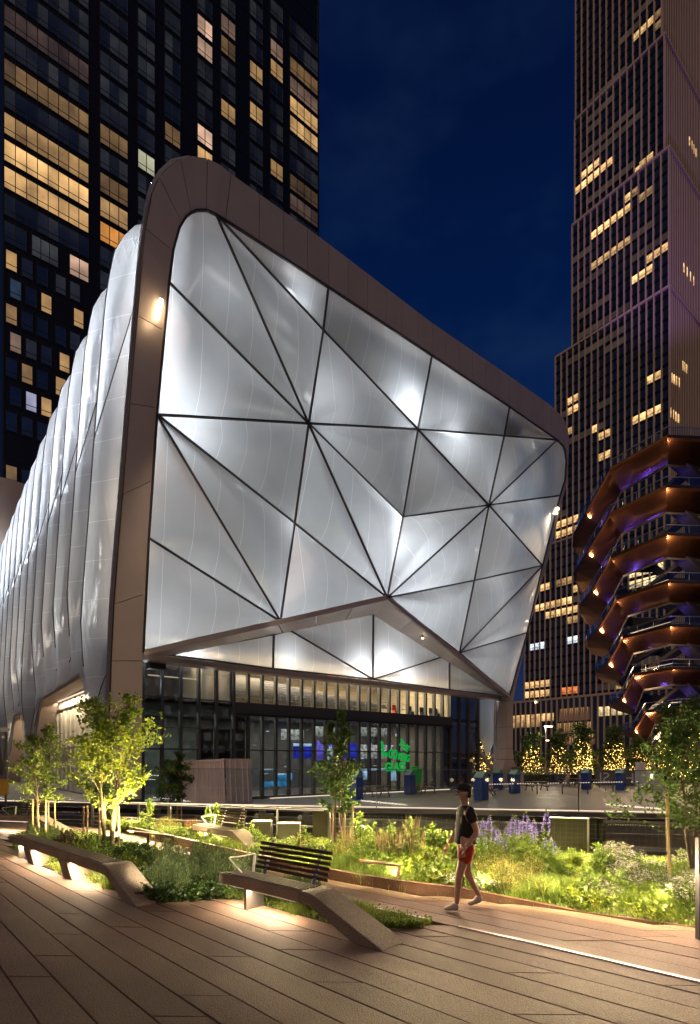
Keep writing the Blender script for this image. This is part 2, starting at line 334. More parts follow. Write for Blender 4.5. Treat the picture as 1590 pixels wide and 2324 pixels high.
for i, (s_, w_, wd, dp, hh, lb) in enumerate(((-75, -95, 34, 20, 30, 'leftmost'), (-25, -100, 40, 20, 36, 'second'), (30, -92, 36, 20, 26, 'third'), (78, -84, 30, 20, 34, 'rightmost'))):
    p = L2W((s_, w_, -3)); b_ = tag(empty('reflected_block', p, AU), lb+' dark office block with lit windows behind the viewer, mirrored in the glazing', 'building'); m_ = MB(); m_.box(0, wd, -dp, 0, -3, hh); m_.build('facade', M['city'], b_); m_ = MB(); m_.box(-.5, wd+.5, -dp-.5, .5, hh, hh+1); m_.build('roof', M['dark'], b_)
# ================================================================== GROUND, PLAZA, DECK
def inpoly(p, poly):
    x, y = p[0], p[1]; c = False; n = len(poly)
    for i in range(n):
        x1, y1 = poly[i][0], poly[i][1]; x2, y2 = poly[i-1][0], poly[i-1][1]
        if (y1 > y) != (y2 > y) and x < (x2-x1)*(y-y1)/(y2-y1)+x1: c = not c
    return c
RL = lambda X: 16-.374*(X+6.2)              # high line railing line  Y(X)
PL = lambda X: 20.9-.204*(X+7.96)           # plaza parapet line      Y(X)
g = MB(); g.add([(-900, -300, -6), (900, -300, -6), (900, 1400, -6), (-900, 1400, -6)], [(0, 1, 2, 3)])
tag(g.build('ground', M['asphalt'], fix=False), kind='structure')
pz = MB(); pz.prism([(-90, PL(-90)+.25), (-90, 230), (150, 230), (150, 20), (45, PL(45)+.25)], -5.9, ZP)
plaza = tag(pz.build('plaza', M['plaza']), kind='structure')
for (x0, y0, x1, y1) in ((1148, 1787, 1160, 1793), (1353, 1785, 1377, 1797), (1220, 1810, 1262, 1812)):
    a = G(x0, y0, ZP+.004); b = G(x1, y1, ZP+.004); d = (b-a); n_ = Vector((-d.y, d.x, 0)).normalized()*.18
    pm = MB(); pm.add([a-n_, b-n_, b+n_, a+n_], [(0, 1, 2, 3)]); pm.build('paint_mark', M['white'], plaza, fix=False)
bed1_px = [(58, 1946), (30, 1925), (20, 1903), (60, 1886), (130, 1886), (206, 1892), (300, 1917), (400, 1945), (514, 1974), (600, 2003), (700, 2026), (829, 2057), (905, 2073), (962, 2087), (990, 2096),
           (970, 2102), (925, 2109), (850, 2108), (773, 2104), (714, 2085), (640, 2064), (576, 2048), (482, 2037), (439, 2046), (371, 2052), (300, 2040), (240, 2010), (170, 1988), (100, 1964)]
bed1 = [G(*p).xy for p in bed1_px]
bed2_near_px = [(222, 1876), (300, 1893), (380, 1911), (454, 1930), (580, 1960), (690, 1985), (795, 2006), (908, 2025), (1044, 2039), (1208, 2057), (1307, 2070), (1590, 2108), (1800, 2138)]
bed2_near = [G(*p).xy for p in bed2_near_px]
bed2 = bed2_near+[Vector((9.0, RL(9.0))), Vector((-8.6, RL(-8.6)))]
base = MB(); base.prism([(-30, RL(-30)+.2), (-30, -8), (16, -8), (16, RL(16)+.2)], -1.2, -.045)
deck = tag(base.build('walkway', M['asphalt']), kind='structure')
# planks: fanned strips whose joints run to the far left
def seam(b):
    vp = -325-.18*(b-90); vp = max(vp, -660)
    B = G(b, 2324).xy; d = Vector((kx(vp), 1.0)).normalized(); return B, d
bs = [-470, -330, -190, -50, 90, 222, 364, 500, 640, 780, 928, 1070, 1225, 1400, 1560, 1718]
while bs[-1] < 4300: bs.append(bs[-1]+150)
npl = 0
random.seed(3)
def deck_ok(p):
    return not inpoly(p, bed1) and not inpoly(p, bed2) and p.y < RL(p.x)-.15
def inview(p):
    if p.y < 3.6: return False
    px = CX+F*p.x/p.y; return -60 < px < 1650
for i in range(len(bs)-1):
    (A, da), (B, db) = seam(bs[i]), seam(bs[i+1])
    t = -5.5-random.random()*2; g_ = .0055
    perp = Vector((da.y, -da.x))
    while t < 34:
        ln = random.uniform(2.4, 4.6); t1 = t+ln
        far = t > 9
        # find visible runs inside the deck
        n = max(2, int(ln/.22)); run = None
        for q in range(n+1):
            tt = t+(t1-t)*q/n
            mid = (A+da*tt+B+db*tt)/2
            ok = q < n and deck_ok((A+da*(tt+.11)+B+db*(tt+.11))/2) and mid.y < 34
            if ok and run is None: run = tt
            if (not ok) and run is not None:
                ta, tb = run+.004, tt-.004; run = None
                if tb-ta < .2: continue
                c0 = (A+da*ta+B+db*ta)/2; c1 = (A+da*tb+B+db*tb)/2; cm = (c0+c1)/2
                if not (inview(c0) or inview(c1) or inview(cm)): continue
                p = [A+da*ta+perp*g_, B+db*ta-perp*g_, B+db*tb-perp*g_, A+da*tb+perp*g_]
                dz = random.uniform(-.0025, .0025)
                m_ = MB(); e_ = .006
                c = sum((v for v in p), Vector((0, 0)))/4
                low = [(v.x, v.y, -.042) for v in p]; midv = [(v.x, v.y, dz-e_) for v in p]
                wd = (p[1]-p[0]).normalized()*e_; ld = (p[3]-p[0]).normalized()*e_
                tp = [p[0]+wd+ld, p[1]-wd+ld, p[2]-wd-ld, p[3]+wd-ld]; tp = [(v.x, v.y, dz) for v in tp]
                m_.add(low+midv+tp, [(0, 1, 5, 4), (1, 2, 6, 5), (2, 3, 7, 6), (3, 0, 4, 7), (4, 5, 9, 8), (5, 6, 10, 9), (6, 7, 11, 10), (7, 4, 8, 11), (8, 9, 10, 11)])
                m_.build('plank', M['plank'], deck); npl += 1
        t = t1
        if npl > 296: break
print('planks', npl)
def soil(name, poly, z0, z1):
    m_ = MB(); m_.prism([(p[0], p[1]) for p in poly], z0, z1); return tag(m_.build(name, M['soil']), kind='structure')
soil('planting_bed', bed1, -.044, -.028); soil('planting_bed', bed2, -.044, -.012)
# weathered steel edging of the far bed
edge = []
for i in range(len(bed2_near)-2):
    a, b = bed2_near[i], bed2_near[i+1]
    hz = lambda px: .17 if px < 1000 else max(.012, .17*(1307-px)/307)
    ha, hb = hz(bed2_near_px[i][0]), hz(bed2_near_px[i+1][0]); edge.append((a, b, ha, hb))
er = tag(empty('steel_edging', (bed2_near[4].x, bed2_near[4].y, 0)), 'long rust brown steel kerb holding back the bright far flower bed', 'edging')
for (a, b, ha, hb) in edge:
    n_ = Vector((-(b-a).y, (b-a).x)).normalized()*.035
    m_ = MB(); m_.hexa([(a.x, a.y, -.08), (b.x, b.y, -.08), (b.x+n_.x, b.y+n_.y, -.08), (a.x+n_.x, a.y+n_.y, -.08), (a.x, a.y, ha), (b.x, b.y, hb), (b.x+n_.x, b.y+n_.y, hb), (a.x+n_.x, a.y+n_.y, ha)])
    f_ = Vector((n_.x, n_.y))*2.2
    if ha > .05: m_.hexa([(a.x-f_.x*.0, a.y-.0, ha-.018), (b.x, b.y, hb-.018), (b.x+f_.x, b.y+f_.y, hb-.018), (a.x+f_.x, a.y+f_.y, ha-.018), (a.x-.002, a.y-.002, ha+.004), (b.x-.002, b.y-.002, hb+.004), (b.x+f_.x, b.y+f_.y, hb+.004), (a.x+f_.x, a.y+f_.y, ha+.004)])
    o = m_.build('edge_plate', M['rust'], er); o.matrix_parent_inverse = Matrix.Translation(-Vector((bed2_near[4].x, bed2_near[4].y, 0)))
# old rails set in the paving
def rail_line(pts, w, label, name='train_rail', h=.02, mt='rail_s'):
    m_ = MB(); P = [G(*p, h) for p in pts]
    for a, b in zip(P[:-1], P[1:]): m_.bar(a-Vector((0, 0, .02)), b-Vector((0, 0, .02)), w, .04)
    return tag(m_.build(name, M[mt]), label, 'rail')
rail_line([(1041, 2102), (1200, 2137), (1400, 2183), (1590, 2227), (1800, 2276)], .055, 'silver train rail inlaid in the paving at the lower right', h=.012)
rail_line([(560, 2010), (591, 2025), (662, 2046), (740, 2052), (829, 2056), (900, 2070), (964, 2084)], .05, 'old train rail along the edge of the near bed behind the middle bench', h=.014)
rail_line([(455, 1990), (520, 2002), (590, 2022), (660, 2045)], .06, 'rusted train rail half hidden in grass under the middle bench', h=.05, mt='rust')
# ------------------------------------------------------------------ plaza parapet with glass balustrade and light strip
def onP(X, z=0): return Vector((X, PL(X), z))
para = tag(empty('parapet_wall', onP(0, -6)), 'dark concrete plaza edge wall below the lit glass balustrade', 'wall')
inv = Matrix.Translation(-onP(0, -6))
xs = [-24+3.1*i for i in range(20)]
for a, b in zip(xs[:-1], xs[1:]):
    p, q = onP(a+.015), onP(b-.015)
    m_ = MB(); m_.hexa([(p.x, p.y, -6), (q.x, q.y, -6), (q.x, q.y+.25, -6), (p.x, p.y+.25, -6), (p.x, p.y, -.35), (q.x, q.y, -.35), (q.x, q.y+.25, -.35), (p.x, p.y+.25, -.35)])
    o = m_.build('concrete_panel', M['wallc'], para); o.matrix_parent_inverse = inv
for z0, z1, dy, mt, nm in ((-.30, -.06, -.12, 'steel', 'girder_flange'), (-.02, .16, -.02, 'dark', 'fascia'), (.20, .35, -.16, 'steel', 'kerb_beam')):
    p, q = onP(-24), onP(34); m_ = MB()
    m_.hexa([(p.x, p.y+dy, z0), (q.x, q.y+dy, z0), (q.x, q.y+.3, z0), (p.x, p.y+.3, z0), (p.x, p.y+dy, z1), (q.x, q.y+dy, z1), (q.x, q.y+.3, z1), (p.x, p.y+.3, z1)])
    o = m_.build(nm, M[mt], para); o.matrix_parent_inverse = inv
m_ = MB()
for i in range(460):
    X = -14+i*.07; p = onP(X); m_.box(X, X+.03, p.y-.05, p.y-.03, -.06, -.02)
o = m_.build('mesh_strip', M['steel'], para); o.matrix_parent_inverse = inv; o['kind'] = 'stuff'
bal = tag(empty('glass_balustrade', onP(0, .35)), 'frameless glass balustrade with a lit strip along its foot, at the plaza edge', 'balustrade')
invb = Matrix.Translation(-onP(0, .35))
xj = [AT(396, 1).x*20.3, 0, 0]
def Xpx(px):  # X on parapet line for pixel column
    k = kx(px); return k*(20.9-.204*7.96)/(1+.204*k)
js = [Xpx(v) for v in (-520, -60, 396, 855, 1314, 1773, 2230)]
for a, b in zip(js[:-1], js[1:]):
    p, q = onP(a+.02), onP(b-.02); m_ = MB()
    m_.hexa([(p.x, p.y, .36), (q.x, q.y, .36), (q.x, q.y+.03, .36), (p.x, p.y+.03, .36), (p.x, p.y, 1.68), (q.x, q.y, 1.68), (q.x, q.y+.03, 1.68), (p.x, p.y+.03, 1.68)])
    o = m_.build('glass_panel', M['rail'], bal); o.matrix_parent_inverse = invb
    m2 = MB(); m2.bar(onP(b, .36), onP(b, 1.70), .025, .03); o = m2.build('joint_post', M['steel'], bal); o.matrix_parent_inverse = invb
    m3 = MB(); m3.bar(p+Vector((0, 0, 1.70)), q+Vector((0, 0, 1.70)), .03, .02); o = m3.build('top_rail', M['steel'], bal); o.matrix_parent_inverse = invb
    m3 = MB(); m3.bar(p+Vector((0, -.03, .385)), q+Vector((0, -.03, .385)), .03, .028); o = m3.build('light_strip', M['led'], bal); o.matrix_parent_inverse = invb
for X in (-12, -4, 4, 12): lamp('balustrade_light', 'AREA', onP(X)+Vector((0, .4, .35)), 14, (1, .8, .58), 7.5, .05, aim=onP(X)+Vector((0, 5, -1.2)), xax=(1, -.204, 0))
# dotted glints on an added rail, standing in for reflected strip lights
fr = tag(empty('lit_handrail', AT(1260, 40, ZP)), 'far handrail with a dotted row of tiny lamps beyond the blue bins', 'handrail')
A_, B_ = ATP(1105, 1781, 40), ATP(1450, 1775, 40)
m_ = MB(); m_.bar(A_, B_, .05, .05); o = m_.build('rail_bar', M['steel'], fr); o.matrix_parent_inverse = fr.matrix_world.inverted() if False else Matrix.Translation(-AT(1260, 40, ZP))
m_ = MB(); n = 60
for i in range(n):
    if 20 < i < 24 or random.random() < .18: continue
    p = A_.lerp(B_, i/n)+Vector((0, -.05, .02)); m_.box(p.x, p.x+.10, p.y-.02, p.y, p.z-.025, p.z+.025)
o = m_.build('glint_row', M['led'], fr); o.matrix_parent_inverse = Matrix.Translation(-AT(1260, 40, ZP))
for i in range(7):
    p = A_.lerp(B_, i/6); m_ = MB(); m_.bar((p.x, p.y, ZP), (p.x, p.y, p.z-.02), .06, .06); o = m_.build('rail_post', M['steel'], fr); o.matrix_parent_inverse = Matrix.Translation(-AT(1260, 40, ZP))
# ------------------------------------------------------------------ high line railing (steel posts, plates, mesh)
def onR(X, z=0): return Vector((X, RL(X), z))
def Xr(px):
    k = kx(px); return k*(16-.374*6.2)/(1+.374*k)
rr = tag(empty('walkway_railing', onR(0, -.3)), 'steel railing at the back of the flower bed, lit along its handrail', 'railing')
invr = Matrix.Translation(-onR(0, -.3))
def padd(m_, nm, mt, par=rr, iv=invr, **k):
    o = m_.build(nm, mt, par, **k); o.matrix_parent_inverse = iv; return o
p, q = onR(-9.5), onR(Xr(735))
m_ = MB(); m_.bar(p+Vector((0, 0, .77)), q+Vector((0, 0, .77)), .05, .04); padd(m_, 'handrail', M['bright'])
m_ = MB(); m_.bar(p+Vector((0, -.01, .742)), q+Vector((0, -.01, .742)), .02, .012); padd(m_, 'light_strip', M['led'])
for px in (55, 210, 315, 386, 478, 553, 630):
    X = Xr(px); m_ = MB(); m_.bar(onR(X, -.3), onR(X, .75), .05, .09); padd(m_, 'railing_post', M['bright'])
for z in (.30, .05):
    m_ = MB(); m_.tube([p+Vector((0, .1, z)), q+Vector((0, .1, z))], .03, 8); padd(m_, 'mid_rail', M['steel'])
p2, q2 = onR(Xr(749)), onR(9.5)
m_ = MB()
for z in [-.25+.1*i for i in range(10)]: m_.bar(p2+Vector((0, 0, z)), q2+Vector((0, 0, z)), .004, .004)
n = 90
for i in range(n):
    a = p2.lerp(q2, i/n); m_.bar(a+Vector((0, 0, -.25)), a+Vector((0, 0, .68)), .004, .004)
o = padd(m_, 'wire_mesh', M['steel']); o['kind'] = 'stuff'
def plate(pa, pb, label, name='riveted_plate'):
    a, b = onR(Xr(pa), -.3), onR(Xr(pb), -.3); L = (b-a).length; ang = math.atan2((b-a).y, (b-a).x)
    r = tag(empty(name, a, ang), label, 'steel plate')
    m_ = MB(); m_.box(0, L-.04, 0, .03, 0, 1.06); m_.build('plate', M['olive'], r)
    m_ = MB(); m_.box(-.02, L, -.03, .06, 1.06, 1.085); m_.box(L-.04, L, -.03, .06, 0, 1.06); m_.build('frame', M['bright'], r)
    m_ = MB()
    for cxr in (.05, .14, L-.22, L-.11):
        for k in range(11): m_.sphere((cxr, -.004, .06+k*.092), .016, 6, 4, sc=(1, .6, 1))
    for cxr in (.32*L, .45*L, .58*L):
        for k in range(11): m_.sphere((cxr, -.002, .06+k*.092), .012, 6, 4, sc=(1, .4, 1))
    o = m_.build('rivets', M['olive'], r); o['kind'] = 'stuff'
M['olive'] = mat('olive_painted_steel', (.075, .072, .035), .5, .3, .25, 4, .1, 30)
plate(710, 749, 'narrow olive riveted steel plate beside the middle sapling')
plate(1250, 1338, 'large olive riveted steel plate behind the tall blue flower spikes')
# viaduct column head and cross pipes behind the large plate
c0 = onR(Xr(1340), 0)+Vector((.15, .5, 0))
vr = tag(empty('viaduct_post', c0+Vector((0, 0, -2))), 'dark riveted viaduct post with a thick pipe, right of the large plate', 'steel post')
ivv = Matrix.Translation(-(c0+Vector((0, 0, -2))))
m_ = MB(); m_.box(c0.x, c0.x+.09, c0.y, c0.y+.4, -2, .72); m_.box(c0.x+.09, c0.x+.28, c0.y+.1, c0.y+.16, -2, .72); m_.box(c0.x+.28, c0.x+.42, c0.y, c0.y+.4, -2, .72); padd(m_, 'column', M['dark'], vr, ivv)
m_ = MB()
for k in range(16):
    for xx in (.045, .35): m_.sphere((c0.x+xx, c0.y, -.7+k*.09), .02, 6, 4)
padd(m_, 'rivets', M['dark'], vr, ivv)['kind'] = 'stuff'
for z, r_ in ((.06, .075), (.66, .04)):
    m_ = MB(); a = c0+Vector((.35, -.05, z)); m_.tube([a, a+Vector((9, -3.2, 0))], r_, 12); m_.tube([a, a+Vector((.07, -.02, 0))], r_*2.1, 14); m_.tube([a+Vector((.15, -.05, 0)), a+Vector((.19, -.06, 0))], r_*1.5, 14); padd(m_, 'pipe', M['steel'], vr, ivv, smooth=False)
for (px, z) in ((1305, .66), (1275, .66)):
    m_ = MB(); a = onR(Xr(px), z)+Vector((0, .55, .03)); m_.tube([a, a+Vector((.12, -.05, 0))], .11, 12); padd(m_, 'roller', M['dark'], vr, ivv)
# brackets / rollers of the movable bridge behind the railing
for px, lb in ((325, 'leftmost'), (595, 'middle'), (700, 'rightmost')):
    a = onR(Xr(px), 0)+Vector((0, .8, 0)); r = tag(empty('steel_bracket', a+Vector((0, 0, -1.5))), lb+' dark steel bracket post behind the lit handrail', 'bracket')
    m_ = MB(); m_.box(-.10, .10, -.08, .08, 0, 1.9); m_.build('stem', M['dark'], r)
    m_ = MB(); m_.box(-.22, .20, -.12, .12, 1.9, 2.02); m_.box(-.2, -.02, -.10, .10, 2.02, 2.12); m_.build('head', M['dark'], r)
    m_ = MB(); m_.tube([(-.28, -.1, 1.97), (-.28, .1, 1.97)], .06, 10); m_.build('wheel', M['steel'], r)
# electrical cabinets
for px0, px1, py0, lb in ((571, 612, 1867, 'left'), (630, 678, 1872, 'right')):
    X0, X1 = Xr(px0), Xr(px1); Y = RL(X0)-.75; k = Y/RL(X0); X0 *= k; X1 *= k; zt = H-(py0-HY)/F*Y
    r = tag(empty('utility_cabinet', (X0, Y, -.05)), lb+'hand grey green metal cabinet half hidden behind plants by the railing', 'cabinet')
    w = X1-X0; m_ = MB(); m_.box(0, w, 0, .4, 0, zt+.05); m_.build('body', M['olive'], r, bevel=.01)
    m_ = MB(); m_.box(-.01, w+.01, -.01, .41, zt+.052, zt+.075); m_.build('lid', M['olive'], r)
    for k in range(7):
        m_ = MB(); m_.box(w+.002, w+.012, .04, .36, .1+k*.06, .13+k*.06); m_.build('louvre', M['steel'], r)
# ================================================================== THE SHED (film covered hall)
shed = tag(empty('event_hall', P0, AU), 'huge silvery hall wrapped in glowing translucent cushions with a brown metal portal frame', 'building')
# node table: pixel, offset from the leaning front plane
ND = {'n1': (490, 489, 0), 'n2': (383, 642, 0), 'n3': (356, 942, 0), 'n4': (337.5, 1222, 0), 'n5': (325, 1482, 0), 'n6': (745, 653, 0), 'n7': (733, 750, .5), 'n8': (700, 962, -.9), 'n9': (980, 808, 0),
      'n10': (948, 975, .2), 'n11': (1156, 924, 0), 'n12': (1144, 990, .2), 'n13': (1264, 999, 0), 'n14': (1109, 1147, -1.0), 'n15': (914, 1174, .9), 'n16': (1271, 1125, 0), 'n17': (1231, 1284, 0),
      'n18': (668, 1188, .3), 'n19': (636, 1411, -.9), 'n20': (878, 1357, -2.0), 'n21': (1076, 1318, -.2), 'n22': (1042, 1482, -.9), 'n23': (1196, 1436, 0), 'n24': (1156, 1580, 0)}
NP = {k: SL(a, b, o) for k, (a, b, o) in ND.items()}
LW = .5
for k, (a, b) in {'m1': (374, 1486), 'm2': (847, 1392), 'm3': (1145, 1581), 'q1': (621, 1441), 'q2': (657, 1431), 'q3': (619, 1518), 'q4': (846, 1542), 'q5': (1001, 1492), 'q6': (1020, 1499), 'q7': (1020, 1566)}.items(): NP[k] = SL(a, b, LW, 0.0)
def XP(a, b): return SL(a, b, 0)
def cushion(pts, bulge=.5, name='foil_cushion', k=7, mt='film'):
    P = [Vector(p) for p in pts]; n0 = len(P)
    # resample edges
    B = []
    for i in range(n0):
        a, b = P[i], P[(i+1) % n0]; n = max(1, min(10, int((b-a).length/1.1)))
        B += [a.lerp(b, j/n) for j in range(n)]
    c = sum(B, Vector())/len(B); nrm = Vector()
    for i in range(len(B)): nrm += (B[i]-c).cross(B[(i+1) % len(B)]-c)
    nrm.normalize()
    if nrm.y > 0: nrm = -nrm
    vs = []; n = len(B)
    for r in range(k):
        f = 1-r/k; h = bulge*(1-f**2.2)
        vs += [c+(b-c)*f+nrm*h for b in B]
    vs.append(c+nrm*bulge); fs = []
    for r in range(k-1):
        for i in range(n): fs.append((r*n+i, r*n+(i+1) % n, (r+1)*n+(i+1) % n, (r+1)*n+i))
    for i in range(n): fs.append(((k-1)*n+i, (k-1)*n+(i+1) % n, k*n))
    me = bpy.data.meshes.new(name); me.from_pydata(vs, [], fs); me.materials.append(M[mt]); me.polygons.foreach_set('use_smooth', [True]*len(fs))
    return link(name, me, shed)
pan = [['n2', (393, 569), (406, 519), (421, 494), (434, 484), (447, 479), (469, 479), 'n1', 'n8'], ['n1', 'n7', 'n8'], ['n1', (520, 507), 'n6', 'n7'], ['n6', 'n9', 'n10', 'n7'], ['n7', 'n10', 'n8'], ['n2', 'n8', 'n3'],
       ['n9', 'n11', 'n12', 'n10'], ['n11', 'n13', 'n12'], ['n3', 'n8', 'n18'], ['n8', 'n10', 'n15'], ['n10', 'n14', 'n15'], ['n10', 'n12', 'n14'], ['n12', 'n13', 'n14'],
       ['n13', (1277, 1012), (1282, 1022), (1285, 1046), (1282, 1090), 'n16', 'n14'], ['n8', 'n15', 'n20'], ['n15', 'n14', 'n20'], ['n14', 'n16', 'n17'], ['n14', 'n17', 'n21'], ['n20', 'n14', 'n21'], ['n8', 'n20', 'n18'],
       ['n18', 'n20', 'n19'], ['n3', 'n18', 'n19'], ['n3', 'n19', 'n4'], ['n4', 'n19', 'n5'], ['n20', 'n21', 'n22'], ['n21', 'n17', 'n22'], ['n17', 'n23', 'n22'], ['n23', 'n24', 'n22'],
       ['m1', 'q1', 'q3'], ['q1', 'q2', 'q4', 'q3'], ['q2', 'm2', 'q4'], ['m2', 'q5', 'q4'], ['q5', 'q6', 'q7', 'q4'], ['q6', 'm3', 'q7']]
gp = lambda v: NP[v] if isinstance(v, str) else XP(*v)
bars = set(); barp = {}
for i, pl in enumerate(pan):
    pts = [gp(v) for v in pl]; a = (pts[1]-pts[0]).cross(pts[-1]-pts[0]).length
    cushion(pts, min(.85, .10*math.sqrt(a)) if i < 28 else .35)
    for j in range(len(pl)):
        u, v = pl[j], pl[(j+1) % len(pl)]; key = tuple(sorted((str(u), str(v))))
        if key not in bars: bars.add(key); barp[key] = (gp(u), gp(v))
for (a, b) in barp.values():
    if (b-a).length < .3: continue
    m_ = MB(); m_.bar(a+Vector((0, -.05, 0)), b+Vector((0, -.05, 0)), .10, .12, up=(0, 1, 0)); m_.build('foil_clamp_bar', M['mull'], shed)
# lower chord: folding soffit between the sheets
for a, b, c, d in (('n5', 'n20', 'm2', 'm1'), ('n20', 'n24', 'm3', 'm2')):
    A, B, C_, D_ = NP[a], NP[b], NP[c], NP[d]
    m_ = MB(); up = Vector((0, 0, .05))
    for j in range(6):
        t0, t1 = j/6+.003, (j+1)/6-.003
        m_ = MB(); q = [A.lerp(B, t0), A.lerp(B, t1), D_.lerp(C_, t1), D_.lerp(C_, t0)]
        m_.hexa([v-Vector((0, 0, .12)) for v in q]+[v+Vector((0, .1, .02)) for v in q]); m_.build('soffit_panel', M['clad'], shed)
    m_ = MB(); m_.bar(A, B, .22, .30); m_.build('chord_beam', M['clad'], shed)
# soffit downlights
for (px, py) in ((560, 1428), (680, 1403), (800, 1379), (905, 1388), (960, 1441)):
    p = SL(px, py, -.4); m_ = MB(); m_.tube([p+Vector((0, 0, .05)), p-Vector((0, 0, .16))], .07, 8); m_.build('soffit_lamp', M['dark'], shed)
p = SL(960, 1443, -.5); m_ = MB(); m_.tube([p-Vector((0, 0, .18)), p-Vector((0, 0, .2))], .09, 10); m_.build('soffit_lamp', M['warm'], shed)
# bottom beam
A, B = SL(322, 1491, 0, 0), SL(1150, 1586, 0, 0)
for j in range(9):
    a, b = A.lerp(B, j/9+.0006), A.lerp(B, (j+1)/9-.0006); m_ = MB(); m_.bar(a+Vector((0, .3, 0)), b+Vector((0, .3, 0)), .9, .30); m_.build('bottom_beam', M['clad'], shed)
# ---------------- portal frame panels
fr_pairs = [((250, 1815), (321, 1815)), ((249, 1668), (322, 1668)), ((255, 1500), (324, 1500)), ((261, 1371), (330, 1348)), ((270, 1250), (337, 1230)), ((281, 1121), (346, 1090)), ((297, 916), (357, 925)), ((314, 716), (372, 750)),
            ((328, 560), (386, 620)), ((333, 520), (393, 569)), ((347, 437), (406, 519)), ((362, 402), (413, 505)), ((383.5, 378.7), (421, 494)), ((410, 358), (434, 484)), ((437, 353.5), (449, 479)), ((471, 359), (469, 479)), ((500, 373), (488, 487)), ((525, 394), (512, 502))]
ox = [(525, 394), (723, 534.5), (980.6, 732), (1156, 852), (1257, 924), (1282, 952), (1292, 985)]; ix = [(512, 502), (745, 650.8), (980.6, 807.8), (1156.5, 924), (1262, 996)]
def itp(tab, x):
    for (x0, y0), (x1, y1) in zip(tab[:-1], tab[1:]):
        if x <= x1: return y0+(y1-y0)*(x-x0)/(x1-x0)
    return tab[-1][1]
for x in (589, 644.5, 698, 747, 791, 835, 877, 913, 949, 982, 1013, 1043, 1073.5, 1103, 1132, 1158, 1183, 1209, 1234, 1252): fr_pairs.append(((x, itp(ox, x)), (x, itp(ix, x))))
fr_pairs += [((1270, 938), (1262, 996)), ((1282, 953), (1269, 1003)), ((1290, 975), (1277, 1012)), ((1293, 1000), (1283, 1025)), ((1291, 1043), (1285.5, 1046)), ((1289, 1090), (1282.5, 1090)), ((1279, 1130), (1271.5, 1126)), ((1241, 1284), (1231.5, 1284)),
             ((1206, 1410), (1199, 1423)), ((1173, 1550), (1163, 1556)), ((1166, 1590), (1155, 1590)), ((1165, 1650), (1151, 1650)), ((1165, 1700), (1150, 1700)), ((1166.5, 1724), (1147, 1724)), ((1171, 1738), (1142, 1745)), ((1180, 1748), (1135, 1762)), ((1189, 1756), (1128, 1785)), ((1190, 1784), (1128, 1786))]
seamset = {0, 1, 2, 3, 5, 6, 7, 9, 11, 13, 15, 17}
TH = 1.0
FP = [(XP(*a), XP(*b)) for a, b in fr_pairs]
def fpanel(q, mt='clad'):
    m_ = MB(); d = Vector((0, TH, 0)); m_.extr(q, d); return m_.build('frame_panel', M[mt], shed)
for i in range(len(FP)-1):
    (a, b), (c, d) = FP[i], FP[i+1]; g_ = .0
    L = ((c-a).length+(d-b).length)/2; e_ = min(.2, .018/max(L, .01))
    if i < 17 and (i+1) not in seamset: e2 = 0.0005
    else: e2 = e_
    e1 = e_ if i in seamset or i >= 17 else .0005
    fpanel([a.lerp(c, e1), a.lerp(c, 1-e2), b.lerp(d, 1-e2), b.lerp(d, e1)])
# backing so that joints read dark
m_ = MB()
for i in range(len(FP)-1):
    (a, b), (c, d) = FP[i], FP[i+1]; o_ = Vector((0, .12, 0)); s_ = .03
    m_.extr([a.lerp(b, s_)+o_, c.lerp(d, s_)+o_, d.lerp(c, s_)+o_, b.lerp(a, s_)+o_], Vector((0, TH-.2, 0)))
m_.build('frame_core', M['dark'], shed)
# lights fixed on the frame
for n_, (px, py) in enumerate(((365, 686), (363, 694), (359, 707), (358, 716))):
    p = SL(px, py, -.12); m_ = MB(); m_.box(p.x-.09, p.x+.09, p.y-.12, p.y+.12, p.z-.10, p.z+.10); m_.build('flood_light', M['warm'], shed)
p = SL(361, 700, -.8); lamp('frame_flood', 'POINT', L2W(p), 25, (1, .72, .42), .15); lamp('frame_flood', 'SPOT', L2W(p+Vector((0, -1.2, 0))), 9000, (1, .78, .58), .15, aim=AT(600, 26, ZP), spot=60)
p = SL(1262, 1158, -.9); lamp('frame_flood', 'SPOT', L2W(p), 9000, (1, .74, .50), .15, aim=AT(1200, 36, ZP), spot=80)
for (px, py) in ((1266, 1155), (1263, 1164)):
    p = SL(px, py, -.3); m_ = MB(); m_.box(p.x-.1, p.x+.1, p.y-.1, p.y+.1, p.z-.1, p.z+.1); m_.build('flood_light', M['warm'], shed)
# ---------------- long side wall of vertical cushions
prof = [p[0] for p in FP[:16]]       # outer outline up the left side and over the top
def prof_at(z):                       # s, w at height z on outline
    for a, b in zip(prof[:-1], prof[1:]):
        if a.z <= z <= b.z: t = (z-a.z)/(b.z-a.z); return a.lerp(b, t)
    return prof[0] if z < prof[0].z else prof[-1]
cum = [0]
for a, b in zip(prof[:-1], prof[1:]): cum.append(cum[-1]+math.hypot(b.x-a.x, b.z-a.z))
HL = cum[-1]; LSIDE = 56.0
def side_pt(w01, h, d):
    h = min(max(h, 0), HL-1e-6)
    for i in range(len(cum)-1):
        if h <= cum[i+1]:
            t = (h-cum[i])/(cum[i+1]-cum[i]); p = prof[i].lerp(prof[i+1], t); q = prof[i+1]-prof[i]; n = Vector((-q.z, 0, q.x)).normalized(); break
    w0 = p.y+.12
    if h > .95*HL: d *= max(0, (HL-h)/(.05*HL))
    if w01 < .03: d *= .4+20*w01
    if p.z < 15:
        zz = zlow(w0+(LSIDE-w0)*w01); d *= min(1, max(.12, (p.z-zz)/5))
    return Vector((p.x, w0+(LSIDE-w0)*w01, p.z))+n*d
